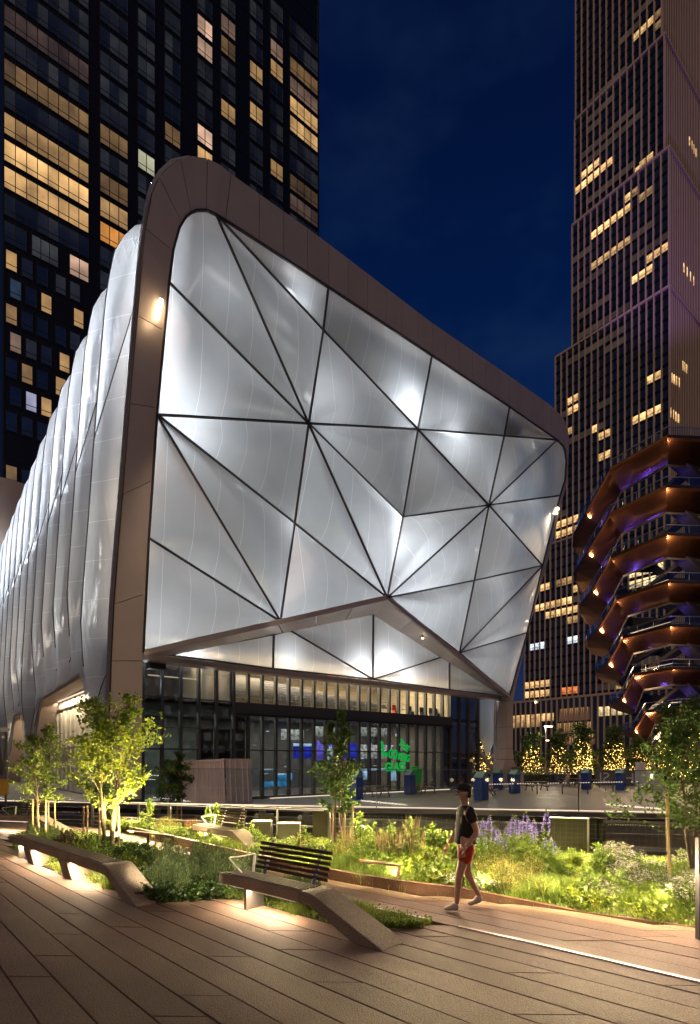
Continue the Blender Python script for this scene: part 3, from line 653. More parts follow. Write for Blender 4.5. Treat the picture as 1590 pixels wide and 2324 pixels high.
# lower edge of the side wall (openings)  -> (w, z) polyline
low_px = [(247, 1775), (240, 1745), (183, 1529), (92, 1586), (60, 1771), (53, 1612), (31, 1628), (14, 1776), (4, 1655), (-8, 1664), (-18, 1776), (-26, 1690), (-40, 1710)]
low = [SS(a, b, -.75) for a, b in low_px]; low = [(max(p.y, 0), max(p.z, 0)) for p in low]
def zlow(w):
    for (w0, z0), (w1, z1) in zip(low[:-1], low[1:]):
        if w <= w1: return z0+(z1-z0)*max(0, (w-w0))/max(1e-6, w1-w0) if w >= w0 else 0.0
    return 0.0
print('low', [(round(a, 1), round(b, 1)) for a, b in low], 'HL', HL, 'prof0', prof[0], 'top', prof[-1])
NC = 26; HD = HL/1.7
def sidecush(tri, bul, name='side_cushion'):
    k = 14; vs = []; idx = {}
    for i in range(k+1):
        for j in range(k+1-i):
            a, b = i/k, j/k; c = 1-a-b
            w = tri[0][0]*a+tri[1][0]*b+tri[2][0]*c; h = tri[0][1]*a+tri[1][1]*b+tri[2][1]*c; d = tri[0][2]*a+tri[1][2]*b+tri[2][2]*c
            d += bul*min(1, max(0, 27*a*b*c))**.7
            p = side_pt(min(max(w, 0), 1), h, d); idx[(i, j)] = len(vs); vs.append(p)
    zl = [zlow(p.y) if p.z < 14 else -1 for p in vs]; under = [p.z < z-.001 for p, z in zip(vs, zl)]
    fs = []
    for i in range(k):
        for j in range(k-i):
            for f in ([(i, j), (i+1, j), (i, j+1)], [(i+1, j), (i+1, j+1), (i, j+1)] if j < k-i-1 else None):
                if f is None: continue
                q = [idx[x] for x in f]
                if all(under[x] for x in q): continue
                fs.append(q)
    for i, (p, z, u) in enumerate(zip(vs, zl, under)):
        if u: p.z = z
    if not fs: return
    me = bpy.data.meshes.new(name); me.from_pydata(vs, [], fs); me.materials.append(M['film_side']); link(name, me, shed)
SEAM = (2.1, .014); M['film_side'] = film('etfe_side')
for nd in M['film_side'].node_tree.nodes:
    if nd.type == 'SEPXYZ': sepn = nd
for l in list(M['film_side'].node_tree.links):
    if l.from_node.type == 'SEPXYZ': tgt = l.to_socket; M['film_side'].node_tree.links.remove(l); M['film_side'].node_tree.links.new(sepn.outputs[2], tgt)
nsc = 0
for i in range(NC):
    x0, x1, x2 = (i-1)/NC, i/NC, (i+1)/NC
    for j in range(-1, 4):
        h0 = (j*2+(i % 2))*HD/2; h1 = h0+HD
        if h1 <= 0 or h0 >= HL: continue
        hm = (h0+h1)/2; dA = .55 if i % 2 == 0 else -1.1; dB = -1.1 if i % 2 == 0 else .55
        cl = lambda h: min(max(h, 0), HL)
        for xs_ in (x0, x2):
            if xs_ < 0 or xs_ > 1: continue
            tri = [(x1, cl(h0), dA), (x1, cl(h1), dA), (xs_, cl(hm), dB)]
            sidecush(tri, .05); nsc += 1
for i in range(1, NC):
    for sgn in (-1, 0, 1):
        for j in range(-1, 3):
            h0 = (j*2+(i % 2))*HD/2; h1 = h0+HD; hm = (h0+h1)/2; dA = .55 if i % 2 == 0 else -1.1; dB = -.55-dA
            if sgn == 0: a_, b_ = (i/NC, h0, dA), (i/NC, h1, dA)
            else: a_, b_ = (i/NC, h0, dA), ((i+sgn)/NC, hm, dB)
            if sgn and i % 2: continue
            pts_ = []
            for q in range(9):
                t_ = q/8; h = a_[1]*(1-t_)+b_[1]*t_
                if not 0 < h < HL*.985: continue
                p = side_pt(a_[0]*(1-t_)+b_[0]*t_, h, a_[2]*(1-t_)+b_[2]*t_+.03)
                if p.z < 14 and p.z < zlow(p.y)+.5: continue
                pts_.append(p)
            if len(pts_) > 1: m_ = MB(); m_.tube(pts_, .035, 4); m_.build('side_clamp', M['mull'], shed, fix=False)
print('side cushions', nsc)
# dark clamp line where the side meets the portal frame
m_ = MB(); m_.tube([side_pt(0, h, .02) for h in np.linspace(0, HL, 40)], .05, 6); m_.build('edge_clamp', M['mull'], shed)
# lining of the openings
for (w0, z0), (w1, z1) in zip(low[:-1], low[1:]):
    if max(z0, z1) < .3: continue
    a, b = Vector((-.6, w0, z0)), Vector((-.6, w1, z1)); off = Vector((1.15, 0, 0)); n_ = (b-a).cross(off).normalized()*.12
    m_ = MB(); m_.hexa([a-n_, b-n_, b-n_+off, a-n_+off, a+n_, b+n_, b+n_+off, a+n_+off]); m_.build('portal_lining', M['clad2'], shed)
# inner side wall of channel glass behind the openings
x = 3.0; k = 0
while x < 54:
    x += .75
M['chan'] = mat('channel_glass', (.50, .47, .38), .3, 0, .25, .4, .1, 5)
for k in range(66):
    x = 3.0+k*.8; m_ = MB(); m_.box(.80+.05*(k % 2), 1.05, x+.02, x+.77, .1, 8.4); m_.build('channel_glass', M['chan'], shed)
for z in (3.4, 6.6): m_ = MB(); m_.box(.72, .79, 3, 55, z, z+.12); m_.build('wall_rail', M['steel'], shed)
for w0_, w1_, z_ in ((8.2, 21.5, 7.25), (31, 38, 6.9)):
    m_ = MB(); m_.box(.50, .57, w0_, w1_, z_, z_+.08); m_.build('light_strip', M['led'], shed)
    lamp('portal_light', 'AREA', L2W((.40, (w0_+w1_)/2, z_-.1)), 900, (1, .80, .55), w1_-w0_, .2, aim=L2W((.95, (w0_+w1_)/2, z_-2.2)), xax=(VX, VY, 0))
for i in range(2, NC, 2):  # unseen baffles added to keep each side lamp's light in its bay
    for j in range(5):
        h0, h1 = 9+j*(HL-11)/5, 9+(j+1)*(HL-11)/5; a_, b_ = side_pt(i/NC, h0, -.25), side_pt(i/NC, h1, -.25)
        m_ = MB(); m_.add([a_, b_, b_+Vector((2.6, 0, 0)), a_+Vector((2.6, 0, 0)), a_+Vector((0, .12, 0)), b_+Vector((0, .12, 0)), b_+Vector((2.6, .12, 0)), a_+Vector((2.6, .12, 0))], [(0, 1, 2, 3), (4, 5, 6, 7), (0, 1, 5, 4), (1, 2, 6, 5), (2, 3, 7, 6), (3, 0, 4, 7)]); m_.build('light_baffle', M['clad2'], shed, fix=False)
# roof, far side and back of the hall
top = prof[-1]; tr_ = FP[35][0]; rt = FP[-8][0]
m_ = MB(); m_.hexa([(top.x, top.y+TH+.3, top.z-2.2), (tr_.x, tr_.y+TH+.3, top.z-4.2), (tr_.x, 56, top.z-4.2), (top.x, 56, top.z-2.2), (top.x, top.y+TH+.3, top.z-.3), (tr_.x, tr_.y+TH+.3, top.z-2.3), (tr_.x, 56, top.z-2.3), (top.x, 56, top.z-.3)]); m_.build('roof', M['steel'], shed)
m_ = MB(); m_.box(.4, 34, 56.1, 56.5, 0, top.z-3); m_.build('back_wall', M['clad2'], shed)
rf = [SL(a, b, 57, 0) for a, b in ((-60, 1072), (20, 1087), (56, 1099))]; m_ = MB(); m_.extr([(rf[0].x, 56.9, 0), (rf[2].x+1.5, 56.9, 0), (rf[2].x, 56.9, rf[2].z), (rf[1].x, 56.9, rf[1].z), (rf[0].x, 56.9, rf[0].z)], (0, 1.0, 0)); m_.build('rear_frame', M['clad2'], shed)
# right side skin: simple tall cushions
for i in range(14):
    w0, w1 = .9+i*3.9, .9+(i+1)*3.9
    a, b = Vector((34.0, w0, 9)), Vector((34.0, w1, 9)); tt = tr_.z-2
    cushion([a, b, Vector((tr_.x-.3, w1, tt)), Vector((tr_.x-.3, w0-.12*tt*max(0, 1-i/3), tt))], .3, mt='film', k=3)
# interior lattice seen through the foil
for (a, b, o_) in ((( 395, 700), (480, 560), 3), ((470, 600), (690, 780), 3), ((530, 760), (620, 620), 3), ((560, 700), (760, 860), 3.5), ((700, 860), (840, 700), 3.5), ((780, 720), (960, 900), 4), ((860, 880), (960, 790), 4),
                   ((1010, 930), (1120, 900), 3), ((980, 860), (1100, 960), 3), ((1190, 960), (1230, 1100), 3), ((620, 500), (560, 640), 3), ((640, 930), (500, 900), 3), ((760, 800), (700, 900), 2.5), ((1120, 1000), (1060, 1100), 2.5), ((900, 1000), (820, 1080), 2.5), ((960, 1250), (1060, 1200), 2.5)):
    p, q = SL(*a, o_*.6), SL(*b, o_*.6); m_ = MB(); m_.bar(p, q, .5, .45); m_.build('inner_brace', M['white'], shed)
# lamps inside the skin
hot = [(500, 520, .8, 60), (565, 552, .8, 90), (372, 925, 1.1, 60), (420, 972, .9, 110), (905, 930, .8, 130), (1008, 1003, .7, 130), (1245, 993, .8, 60), (1222, 1262, .9, 90), (868, 1275, 1.0, 330), (822, 1332, 1.2, 150), (925, 1352, 1.2, 110), (595, 1385, .9, 60),
       (345, 1450, 1.2, 45), (1148, 1555, .8, 70), (1065, 1470, .9, 40), (712, 1000, .9, 40), (1095, 1150, 1.1, 50), (1160, 985, .8, 50), (640, 1200, .9, 35), (660, 690, .9, 35), (1230, 1300, 1, 40), (700, 930, 1.0, 40), (650, 1380, 1.2, 50), (880, 1190, .7, 60), (1080, 1330, 1, 30), (1195, 955, .8, 30), (1050, 872, .8, 35), (860, 745, .8, 35), (640, 590, .8, 40), (770, 700, .8, 30), (1160, 1180, 1.1, 45), (1100, 1420, .9, 30), (480, 700, 1, 30), (440, 1300, 1, 30)]
for (a, b, o_, pw) in hot:
    lamp('skin_lamp', 'POINT', L2W(SL(a, b, o_+.35)), pw*3.0, (.86, .93, 1.0), .22)
for (a, b, pw) in ((420, 1482, 90), (800, 1519, 90), (862, 1510, 100), (905, 1530, 60), (640, 1500, 40)):
    lamp('skin_lamp', 'POINT', L2W(SL(a, b, LW+.8, 0)), pw*2.6, (.9, .95, 1.0), .2)
lamp('hall_wash', 'AREA', L2W((17, 9.5, 21)), 1200, (.90, .95, 1.0), 28, 28, aim=L2W((17, -20, 20)), xax=(UX, UY, 0))
lamp('hall_wash', 'AREA', L2W((17, 3.4, 9.2)), 170, (.95, .97, 1.0), 24, 2.0, aim=L2W((17, -20, 9.2)), xax=(UX, UY, 0))
lamp('side_wash', 'AREA', L2W((7.0, 30, 21)), 1250, (.84, .90, 1.0), 50, 28, aim=L2W((-20, 30, 21)), xax=(VX, VY, 0))
for i in range(1, NC, 1):
    for j in range(0, 3):
        h = (j*2+(i % 2))*HD/2
        if not 2 < h < HL*.93 or i % 2 == 0 and j == 0: continue
        if i % 2 == 0: continue
        q0 = side_pt(i/NC, h-HD*.40, -1.9); q1 = side_pt(i/NC, h+HD*.40, -1.9)
        if h-HD*.40 < 5: q0 = side_pt(i/NC, 10, -1.9)
        qm = (q0+q1)/2; lamp('side_lamp', 'AREA', L2W(qm), (640 if i < 14 else 800)*(.5 if j == 0 else 1)*(1.5, .35, 1.1, .45, 1.7, .6, .9, .3)[(i*3+j*5) % 8], ((.84, .90, 1.0), (1, .86, .68), (.80, .87, 1.0), (.95, .93, .88))[(i+j*3) % 4], (q1-q0).length, .12, aim=L2W(qm+Vector((-5, 0, 0))), xax=(0, 0, 1))
for i in (): q = side_pt(i/NC, 10.5, -1.7); lamp('side_lamp', 'POINT', L2W(q), 60, (.78, .86, 1.0), .2)
lamp('side_lamp', 'POINT', L2W((1.6, 2.0, 7)), 90, (.8, .88, 1.0), .25)
# ---------------- right leg and its rods
lg = [(1085, 1588), (1130, 1588), (1130, 1668), (1106, 1720), (1084, 1660)]
LP = [SL(a, b, 4.5, 0) for a, b in lg]; cushion([LP[0], LP[1], LP[2], LP[3], LP[4]], .25, mt='film')
lamp('leg_lamp', 'POINT', L2W(SL(1112, 1700, 5.4, 0)), 60, (.9, .95, 1), .2); lamp('leg_lamp', 'POINT', L2W(SL(1108, 1630, 5.6, 0)), 60, (.9, .95, 1), .2)
for a, b, w_ in (((1083, 1588), (1085, 1690), .15), ((1083, 1695), (1130, 1765), .4), ((1110, 1735), (1128, 1700), .12)):
    m_ = MB(); m_.bar(SL(*a, 4.3, 0), SL(*b, 4.3, 0), w_, .2, up=(0, 1, 0)); m_.build('leg_beam', M['clad2'], shed)
for px, w_, mt in ((1131, .28, 'clad2'), (1140, .22, 'dark'), (1146, .25, 'clad2'), (1125, .12, 'bright')):
    m_ = MB(); m_.bar(SL(px, 1592, 1.6, 0), SL(px, 1784, 1.6, 0), w_, .3, up=(0, 1, 0)); m_.build('leg_post', M[mt], shed)
c_ = SL(1170, 1762, -.35, 0); R_ = .86
m_ = MB(); m_.tube([c_+Vector((0, 0, 0)), c_+Vector((0, .35, 0))], R_, 28); m_.tube([c_+Vector((0, -.05, 0)), c_+Vector((0, 0, 0))], R_*.55, 20); m_.build('bogie_wheel', M['steel'], shed)
sp = SL(355, 1513, .6, 0); m_ = MB(); m_.box(sp.x-.45, sp.x+.45, sp.y-.25, sp.y+.25, sp.z-.16, sp.z+.16); m_.build('loudspeaker', M['black'], shed)
sp = SL(1152, 1603, .2, 0); m_ = MB(); m_.box(sp.x-.45, sp.x+.4, sp.y-.25, sp.y+.25, sp.z-.12, sp.z+.12); m_.build('loudspeaker', M['black'], shed)
# ================================================================== GLASS FRONT OF THE BASE BUILDING UNDER THE HALL
WW = 1.45
def SW(px, py, off=WW): return SL(px, py, off, 0)
P1 = Vector(P0)+Vector((VX, VY, 0))*WW
gw = tag(empty('base_building', P1, AU), 'dark glazed front under the hall with a lit upper window band', 'building')
def wz(py, px=534): return SW(px, py).z
zt = wz(1522); zb = wz(1592); ztr = wz(1704); zbm = wz(1613)
s0, s1, s2 = SW(323, 1700).x, SW(529, 1700).x, SW(1021, 1700).x; s3 = SW(1084, 1700).x
lb = [s0]+[SW(x, 1700).x for x in (366.6, 409, 450, 490)]+[s1]
rb = list(np.linspace(s1, s2, 21)); eb = [s2]+[SW(x, 1700).x for x in (1041, 1061)]+[s3]
allb = lb[:-1]+rb[:-1]+eb
for x in allb:
    m_ = MB(); m_.box(x-.075, x+.075, -.22, .06, 0, zt+.6); m_.build('mullion', M['wallgrey'], gw)
for z, h, a, b in ((ztr, .09, s0, s3), (.02, .18, s0, s3)):
    m_ = MB(); m_.box(a, b, -.12, .05, z, z+h); m_.build('transom', M['wallgrey'], gw)
m_ = MB(); m_.box(s1, s2, -.30, .10, zbm-.2, zb-.05); m_.build('spandrel_beam', M['wallgrey'], gw)
m_ = MB(); m_.box(s1+.0, s2, -.46, -.30, zbm-.32, zbm-.2); m_.build('lamp_rail', M['dark'], gw)
for z in (wz(1583, 366), wz(1651, 366)):
    m_ = MB(); m_.box(s0, s1, -.10, .05, z, z+.07); m_.build('transom', M['wallgrey'], gw)
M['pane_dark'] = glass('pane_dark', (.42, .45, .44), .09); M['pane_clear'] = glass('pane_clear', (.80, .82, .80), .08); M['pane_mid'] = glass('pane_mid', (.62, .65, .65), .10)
def pane(a, b, z0, z1, mt):
    m_ = MB(); m_.box(a+.08, b-.08, -.02, .01, z0, z1); m_.build('pane', M[mt], gw)
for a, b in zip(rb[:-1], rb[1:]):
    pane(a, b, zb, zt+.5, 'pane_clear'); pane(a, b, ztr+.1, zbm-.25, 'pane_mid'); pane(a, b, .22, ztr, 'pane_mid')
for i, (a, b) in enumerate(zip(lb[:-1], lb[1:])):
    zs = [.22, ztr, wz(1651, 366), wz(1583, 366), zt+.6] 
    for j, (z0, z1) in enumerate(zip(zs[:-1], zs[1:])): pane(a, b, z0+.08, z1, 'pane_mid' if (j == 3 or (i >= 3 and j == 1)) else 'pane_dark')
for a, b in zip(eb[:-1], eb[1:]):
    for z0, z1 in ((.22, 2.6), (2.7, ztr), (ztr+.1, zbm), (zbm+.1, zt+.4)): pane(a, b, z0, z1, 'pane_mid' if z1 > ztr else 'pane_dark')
# rooms behind the glass
D_ = 9.0
M['room'] = mat('room_wall', (.46, .38, .28), .8, 0, .1, .5); M['roomd'] = mat('room_dark', (.13, .13, .125), .8, 0, .2, .5); M['blind'] = mat('roller_blind', (.30, .32, .26), .8, 0, .08, .5)
m_ = MB(); m_.box(s1, s2, D_, D_+.2, zb-.3, zt+1.4); m_.build('back_wall', M['room'], gw)
m_ = MB(); m_.box(s0, s3, .1, D_, zb-.35, zb-.15); m_.build('upper_floor', M['roomd'], gw)
m_ = MB(); m_.box(s0, s3, .1, D_, zt+1.3, zt+1.5); m_.build('ceiling', M['room'], gw)
m_ = MB(); m_.box(s0-.3, s3, D_+.3, D_+.5, 0, zb-.4); m_.build('back_wall', M['roomd'], gw)
m_ = MB(); m_.box(s1-.15, s1-.02, .12, D_, zb-.1, zt+1.3); m_.build('partition', M['room'], gw)
m_ = MB(); m_.box(s2-.1, s2+.05, .12, D_, 0, zt+1.3); m_.build('partition', M['room'], gw)
m_ = MB(); m_.box(s0-.1, s0, .12, D_, 0, zt+1.3); m_.build('partition', M['roomd'], gw)
# bleachers behind the upper band
for k in range(12):
    a_, b_ = s1+.4+k*.0, s1+(s2-s1)*(.80-.052*k); m_ = MB(); m_.box(a_, b_, 2.0+k*.45, 2.45+k*.45, zb+.55+k*.20, zb+.66+k*.20); m_.build('seating_step', M['steel'], gw)
m_ = MB(); m_.hexa([(s1+.3, 2.4, zb-.1), (s2-6, 2.4, zb-.1), (s2-6, 8.4, zb-.1), (s1+.3, 8.4, zb-.1), (s1+.3, 2.4, zb+.5), (s2-6, 2.4, zb+.5), (s2-9, 8.4, zb+2.6), (s1+.3, 8.4, zb+2.6)]); m_.build('seating_riser', M['room'], gw)
for k in range(14):
    a_ = s1+.5+k*(s2-s1-2)/14; m_ = MB(); m_.bar((a_, 1.6, zb-.1), (a_, 1.6, zb+.95), .04, .04); m_.build('guard_post', M['bright'], gw)
for z in (.95, .5): m_ = MB(); m_.bar((s1+.3, 1.6, zb+z), (s2-.4, 1.6, zb+z), .04, .04); m_.build('guard_rail', M['bright'], gw)
for k in range(9):
    x = s1+.8+k*(s2-s1)/9; m_ = MB(); m_.box(x, x+1.2, 3.0+.4*(k % 3), 3.25+.4*(k % 3), zt+.75, zt+.8); m_.build('ceiling_lamp', M['coolp' if k % 3 == 0 else 'warm'], gw)
lamp('upper_room_light', 'AREA', L2W((SW(775, 1550).x, WW+3.5, zt+1.2)), 5200, (1, .80, .52), s2-s1-1, 4.5, aim=L2W((SW(775, 1550).x, WW+3.6, 0)), xax=(UX, UY, 0))
# people and chairs at the upper window (tiny)
for px, mt in ((921, 'shorts'), (957, 'black'), (1005, 'black'), (1018, 'black'), (984, 'dark')):
    x = SW(px, 1600).x; m_ = MB(); m_.box(x-.2, x+.2, 1.0, 1.35, zb-.1, zb+.34); m_.box(x-.2, x+.2, 1.3, 1.4, zb+.34, zb+.78); m_.build('chair', M[mt], gw)
# lower hall: blinds, and glowing panels standing in for reflections of the city
for a, b, z0, z1 in ((lb[3], lb[4], .3, wz(1651, 366)), (lb[4], lb[5], .3, wz(1651, 366)), (rb[0], rb[1], .3, zbm-.3), (rb[19], rb[20], .3, zbm-.3)):
    m_ = MB(); m_.box(a+.1, b-.1, .12, .15, z0, z1); m_.build('roller_blind', M['blind'], gw)
M['refl_b'] = emit('reflection_blue', (.04, .06, .9), .9, .6, 1.2); M['refl_w'] = emit('reflection_white', (.55, .75, 1), 1.6, .7, 2.5); M['refl_v'] = emit('reflection_violet', (.22, .16, 1), 1.2, .7, 2.0); M['refl_c'] = emit('reflection_cyan', (.08, .42, .8), 1.0, .8, 1.5)
M['refl_shop'] = emit('reflection_shop', (.85, .82, .75), .8, .9, 4.0)
def back(pa, pb, pya, pyb, mt, y=3.0, name='reflection_panel'):
    a, b = SW(pa, 1700, WW+y).x, SW(pb, 1700, WW+y).x; z0 = SW((pa+pb)/2, pyb, WW+y).z; z1 = SW((pa+pb)/2, pya, WW+y).z
    m_ = MB(); m_.box(a, b, y, y+.12, z0, z1); m_.build(name, M[mt], gw)
back(668, 712, 1688, 1694, 'refl_w'); back(668, 715, 1695, 1722, 'refl_b'); back(728, 808, 1690, 1726, 'refl_v', 3.2); back(745, 775, 1695, 1724, 'refl_w', 3.0); back(772, 812, 1688, 1722, 'refl_b', 3.1); back(722, 727, 1680, 1735, 'refl_v')
back(600, 622, 1745, 1748, 'refl_w', 2.6); back(626, 664, 1760, 1772, 'refl_c'); back(626, 664, 1756, 1759, 'refl_w', 2.6); back(600, 660, 1774, 1786, 'refl_c', 4)
back(816, 890, 1691, 1722, 'refl_shop', 4); back(826, 834, 1750, 1770, 'refl_w'); back(890, 900, 1750, 1772, 'refl_w'); back(812, 880, 1745, 1749, 'refl_w', 5); back(640, 690, 1656, 1680, 'refl_shop', 4); back(715, 770, 1650, 1672, 'refl_shop', 5); back(822, 880, 1652, 1672, 'refl_shop', 4.5)
back(960, 1015, 1735, 1750, 'refl_shop', 4); back(905, 1015, 1700, 1708, 'refl_shop', 5); back(900, 1010, 1668, 1674, 'refl_w', 6); back(985, 1015, 1715, 1722, 'refl_shop', 4)
random.seed(5)
for k in range(46):  # random glints standing in for city lights reflected in the panes
    px = random.uniform(820, 1016) if k % 3 else random.uniform(560, 800); py = random.uniform(1655, 1775)
    back(px, px+random.uniform(2, 9), py, py+random.uniform(1.2, 3), 'refl_shop' if k % 2 else 'refl_w', random.uniform(2, 6), 'glint_strip')
back(337, 450, 1536, 1538, 'led', 2.5, 'glint_strip')
m_ = MB(); a_ = SW(478, 1600, WW+2).x; m_.tube([(a_, 2.2, zb-.5), (a_, 2.2, zt+1)], .45, 20); m_.build('column', M['room'], gw, smooth=False)
lamp('stair_light', 'AREA', L2W((s0+3.5, WW+3, zt+1.0)), 60, (.75, .95, 1), 6, 3, aim=L2W((s0+3.5, WW+3, 0)), xax=(UX, UY, 0))
lamp('stair_light', 'POINT', L2W((SW(500, 1600).x, WW+1.2, zt-.6)), 28, (1, .75, .6), .3)
lamp('hall_fill', 'AREA', L2W((SW(775, 1650).x, WW+5, zb-.6)), 1300, (1, .88, .72), s2-s1-1, 5, aim=L2W((SW(775, 1650).x, WW+5.1, 0)), xax=(UX, UY, 0))  # fill added to brighten the lower hall behind the glass
lamp('hall_fill', 'AREA', L2W(((s0+s1)/2, WW+5, zb-.6)), 700, (.85, 1, .9), s1-s0-1, 5, aim=L2W(((s0+s1)/2, WW+5.1, 0)), xax=(UX, UY, 0))
# foot strip light along the base and door
m_ = MB(); m_.box(s0+8, s3-1, -.35, -.28, .02, .07); m_.build('foot_strip', M['led'], gw)
back(1052, 1056, 1709, 1712, 'shorts', -.2, 'exit_lamp')
# ---------------- green lettering on the glass
M['green'] = emit('green_film', (.01, .62, .10), .55)
def text(body, px0, py, wpx, hpx, rot=0, shear=.15, parent=None, mtl='green', off=WW-.28, name='letters', bold=.02, vertical=False):
    c = bpy.data.curves.new(name, 'FONT'); c.body = body; c.size = 1; c.shear = shear; c.offset = bold; c.extrude = .02; c.align_x = 'LEFT'; c.align_y = 'BOTTOM'
    o = bpy.data.objects.new(name, c); bpy.context.view_layer.update()
    dg = bpy.context.evaluated_depsgraph_get(); col.objects.link(o); bpy.context.view_layer.update()
    me = bpy.data.meshes.new_from_object(o.evaluated_get(bpy.context.evaluated_depsgraph_get())); bpy.data.objects.remove(o)
    me.materials.clear(); me.materials.append(M[mtl])
    V = np.array([v.co for v in me.vertices]); mn, mx = V.min(0), V.max(0)
    a = SW(px0, py, off); b = SW(px0+wpx, py, off); t_ = SW(px0, py-hpx, off)
    for v in me.vertices:
        x = (v.co.x-mn[0])/(mx[0]-mn[0])*(b.x-a.x); y = (v.co.y-mn[1])/(mx[1]-mn[1])*(t_.z-a.z)
        ca, sa = math.cos(rot), math.sin(rot)
        v.co = (a.x-parent_s+x*ca-y*sa, v.co.z, a.z-parent_z+x*sa+y*ca)
    return link(name, me, parent)
a0 = SW(866, 1753, WW-.28); parent_s, parent_z = a0.x, 0.0
pw = L2W((a0.x, WW-.28, 0))
sg = tag(empty('window_lettering', pw, AU), 'bright green slanted lettering THE LOOKING GLASS stuck on the dark glazing', 'lettering')
text('THE', 904, 1690, 26, 16, -.55, .15, sg, bold=.04); text('L', 866, 1717, 15, 34, .05, -.15, sg, bold=.06); text('OO', 882, 1721, 20, 22, -.10, .1, sg, bold=.05); text('KING', 903, 1725, 27, 18, -.16, .12, sg, bold=.04); text('GLASS', 875, 1752, 46, 21, .02, .15, sg, bold=.04)
# ---------------- green wheelie bin in front of the glass
def greenbin():
    c = SW(945, 1786, WW-1.4); w = L2W((c.x, WW-1.4, 0)); r = tag(empty('wheelie_bin', w, AU), 'bright green wheelie bin standing against the glazing', 'bin')
    hh = 2.0; m_ = MB(); m_.hexa([(-.22, -.22, .12), (.22, -.22, .12), (.22, .22, .12), (-.22, .22, .12), (-.34, -.32, hh*.84), (.34, -.32, hh*.84), (.34, .3, hh*.84), (-.34, .3, hh*.84)]); m_.build('body', M['gbin'], r)
    m_ = MB(); m_.box(-.37, .37, -.36, .34, hh*.85, hh*.93); m_.box(-.33, .33, .1, .38, hh*.93, hh); m_.build('lid', M['gbin'], r)
    for x in (-.24, .24): m_ = MB(); m_.tube([(x-.04, .24, .12), (x+.04, .24, .12)], .12, 12); m_.build('wheel', M['black'], r)
M['gbin'] = mat('green_plastic', (.015, .62, .07), .35); greenbin()
# ================================================================== APARTMENT TOWER (left)
TW = 59.0
P2 = L2W((0, TW, 0)); tower = tag(empty('apartment_tower', P2, AU), 'dark glass apartment tower with scattered warm lit windows rising behind the hall at left', 'building')
def ST(px, py): return SL(px, py, TW, 0)
tl, trr = ST(6, 300).x, ST(723, 300).x
def zpx9(py): return ST(9, py).z
FH = zpx9(308)-zpx9(369.3)          # floor height
zref = zpx9(369.3)                   # bottom of floor row 0
bays = [(9, 201, 8), (227, 290, 3), (313, 351, 2), (374, 409, 2), (448, 482, 2), (501.5, 534, 2), (567, 596, 2), (614, 642, 2), (658, 721, 4)]
bays = [(ST(a, 300).x, ST(b, 300).x, n) for a, b, n in bays]
m_ = MB(); m_.box(tl, trr, .0, 26, -5, 190); m_.build('tower_body', M['towerwall'], tower)
PM = {}
def pm(level, hue='w'):
    key = (level, hue)
    if key not in PM:
        c = {'w': (1.0, .58, .22), 'o': (1.0, .40, .08), 'g': (.80, .80, .52), 'p': (1.0, .62, .42), 'b': (.25, .42, .65), 'v': (.72, .72, 1.0), 'd': (.62, .62, .58)}[hue]
        PM[key] = emit('window_'+hue+str(int(level*100)), c, level, .45, .35, .22)
    return PM[key]
lit = {}
def setl(bay, rows, lv, hue='w'):
    for r in rows: lit[(bay, r)] = (lv, hue)
setl(0, [-3], .17); setl(0, [-1], .38); setl(0, [0], .80, 'w'); setl(0, [1], .62, 'w'); setl(0, [-5], .05, 'p')
setl(1, [-3], .15, 'w'); setl(1, [-1], .11); setl(1, [0], .36); setl(1, [1], .62, 'o'); setl(2, [-3], .55, 'g'); setl(3, [-5], .16, 'w'); setl(4, [-5], .62, 'w'); setl(4, [-6], .72, 'p'); setl(4, [-10], .40, 'p'); setl(4, [-11], .68, 'p')
setl(5, [-8], .34); setl(5, [-11], .14); setl(5, [-12], .14, 'p'); setl(6, [-9], .42); setl(6, [-11], .38); setl(7, [-7], .28); setl(7, [-12], .36); setl(7, [-13], .22, 'p')
setl(8, [-10], .62); setl(8, [-11], .58); setl(8, [-12], .14, 'p'); setl(8, [-13], .14); setl(8, [-6], .08, 'p'); setl(8, [-7], .07)
# the photograph's rows drop one lattice step over the width of the far bays
panecount = 0; rest = MB(); restm = [] ; winproto = 0
random.seed(9)
def window(a, b, n, z0, z1, lvh, low=.28, singles=True):
    global panecount
    m_ = MB(); fw = .05
    m_.box(a, b, -.10, .0, z1-.06, z1); m_.box(a, b, -.10, 0, z0, z0+.06); m_.box(a, b, -.10, 0, z0+(z1-z0)*low-.05, z0+(z1-z0)*low+.03)
    for k in range(n+1):
        x = a+(b-a)*k/n; m_.box(x-.045, x+.045, -.16, -.10, z0-.35, z1+.35); m_.box(x-.04, x+.04, -.10, 0, z0+.06, z1-.06)
    w = m_.build('window', M['black'], tower, fix=False)
    for k in range(n):
        x0, x1 = a+(b-a)*k/n+.05, a+(b-a)*(k+1)/n-.05
        lv, hue = lvh if lvh else (random.choice([.006, .010, .016, .024, .034]), 'd')
        if lvh and random.random() < .10: lv *= .6
        lv = round(lv, 3)
        if panecount < 296 and singles:
            q = MB(); q.box(x0, x1, -.05, -.01, z0+.05, z1-.05); q.build('pane', pm(lv, hue), w, fix=False); panecount += 1
        else:
            mt = pm(lv, hue)
            if mt not in restm: restm.append(mt)
            rest.box(x0, x1, -.05, -.01, z0+.05, z1-.05, restm.index(mt))
rows = range(-25, 6)
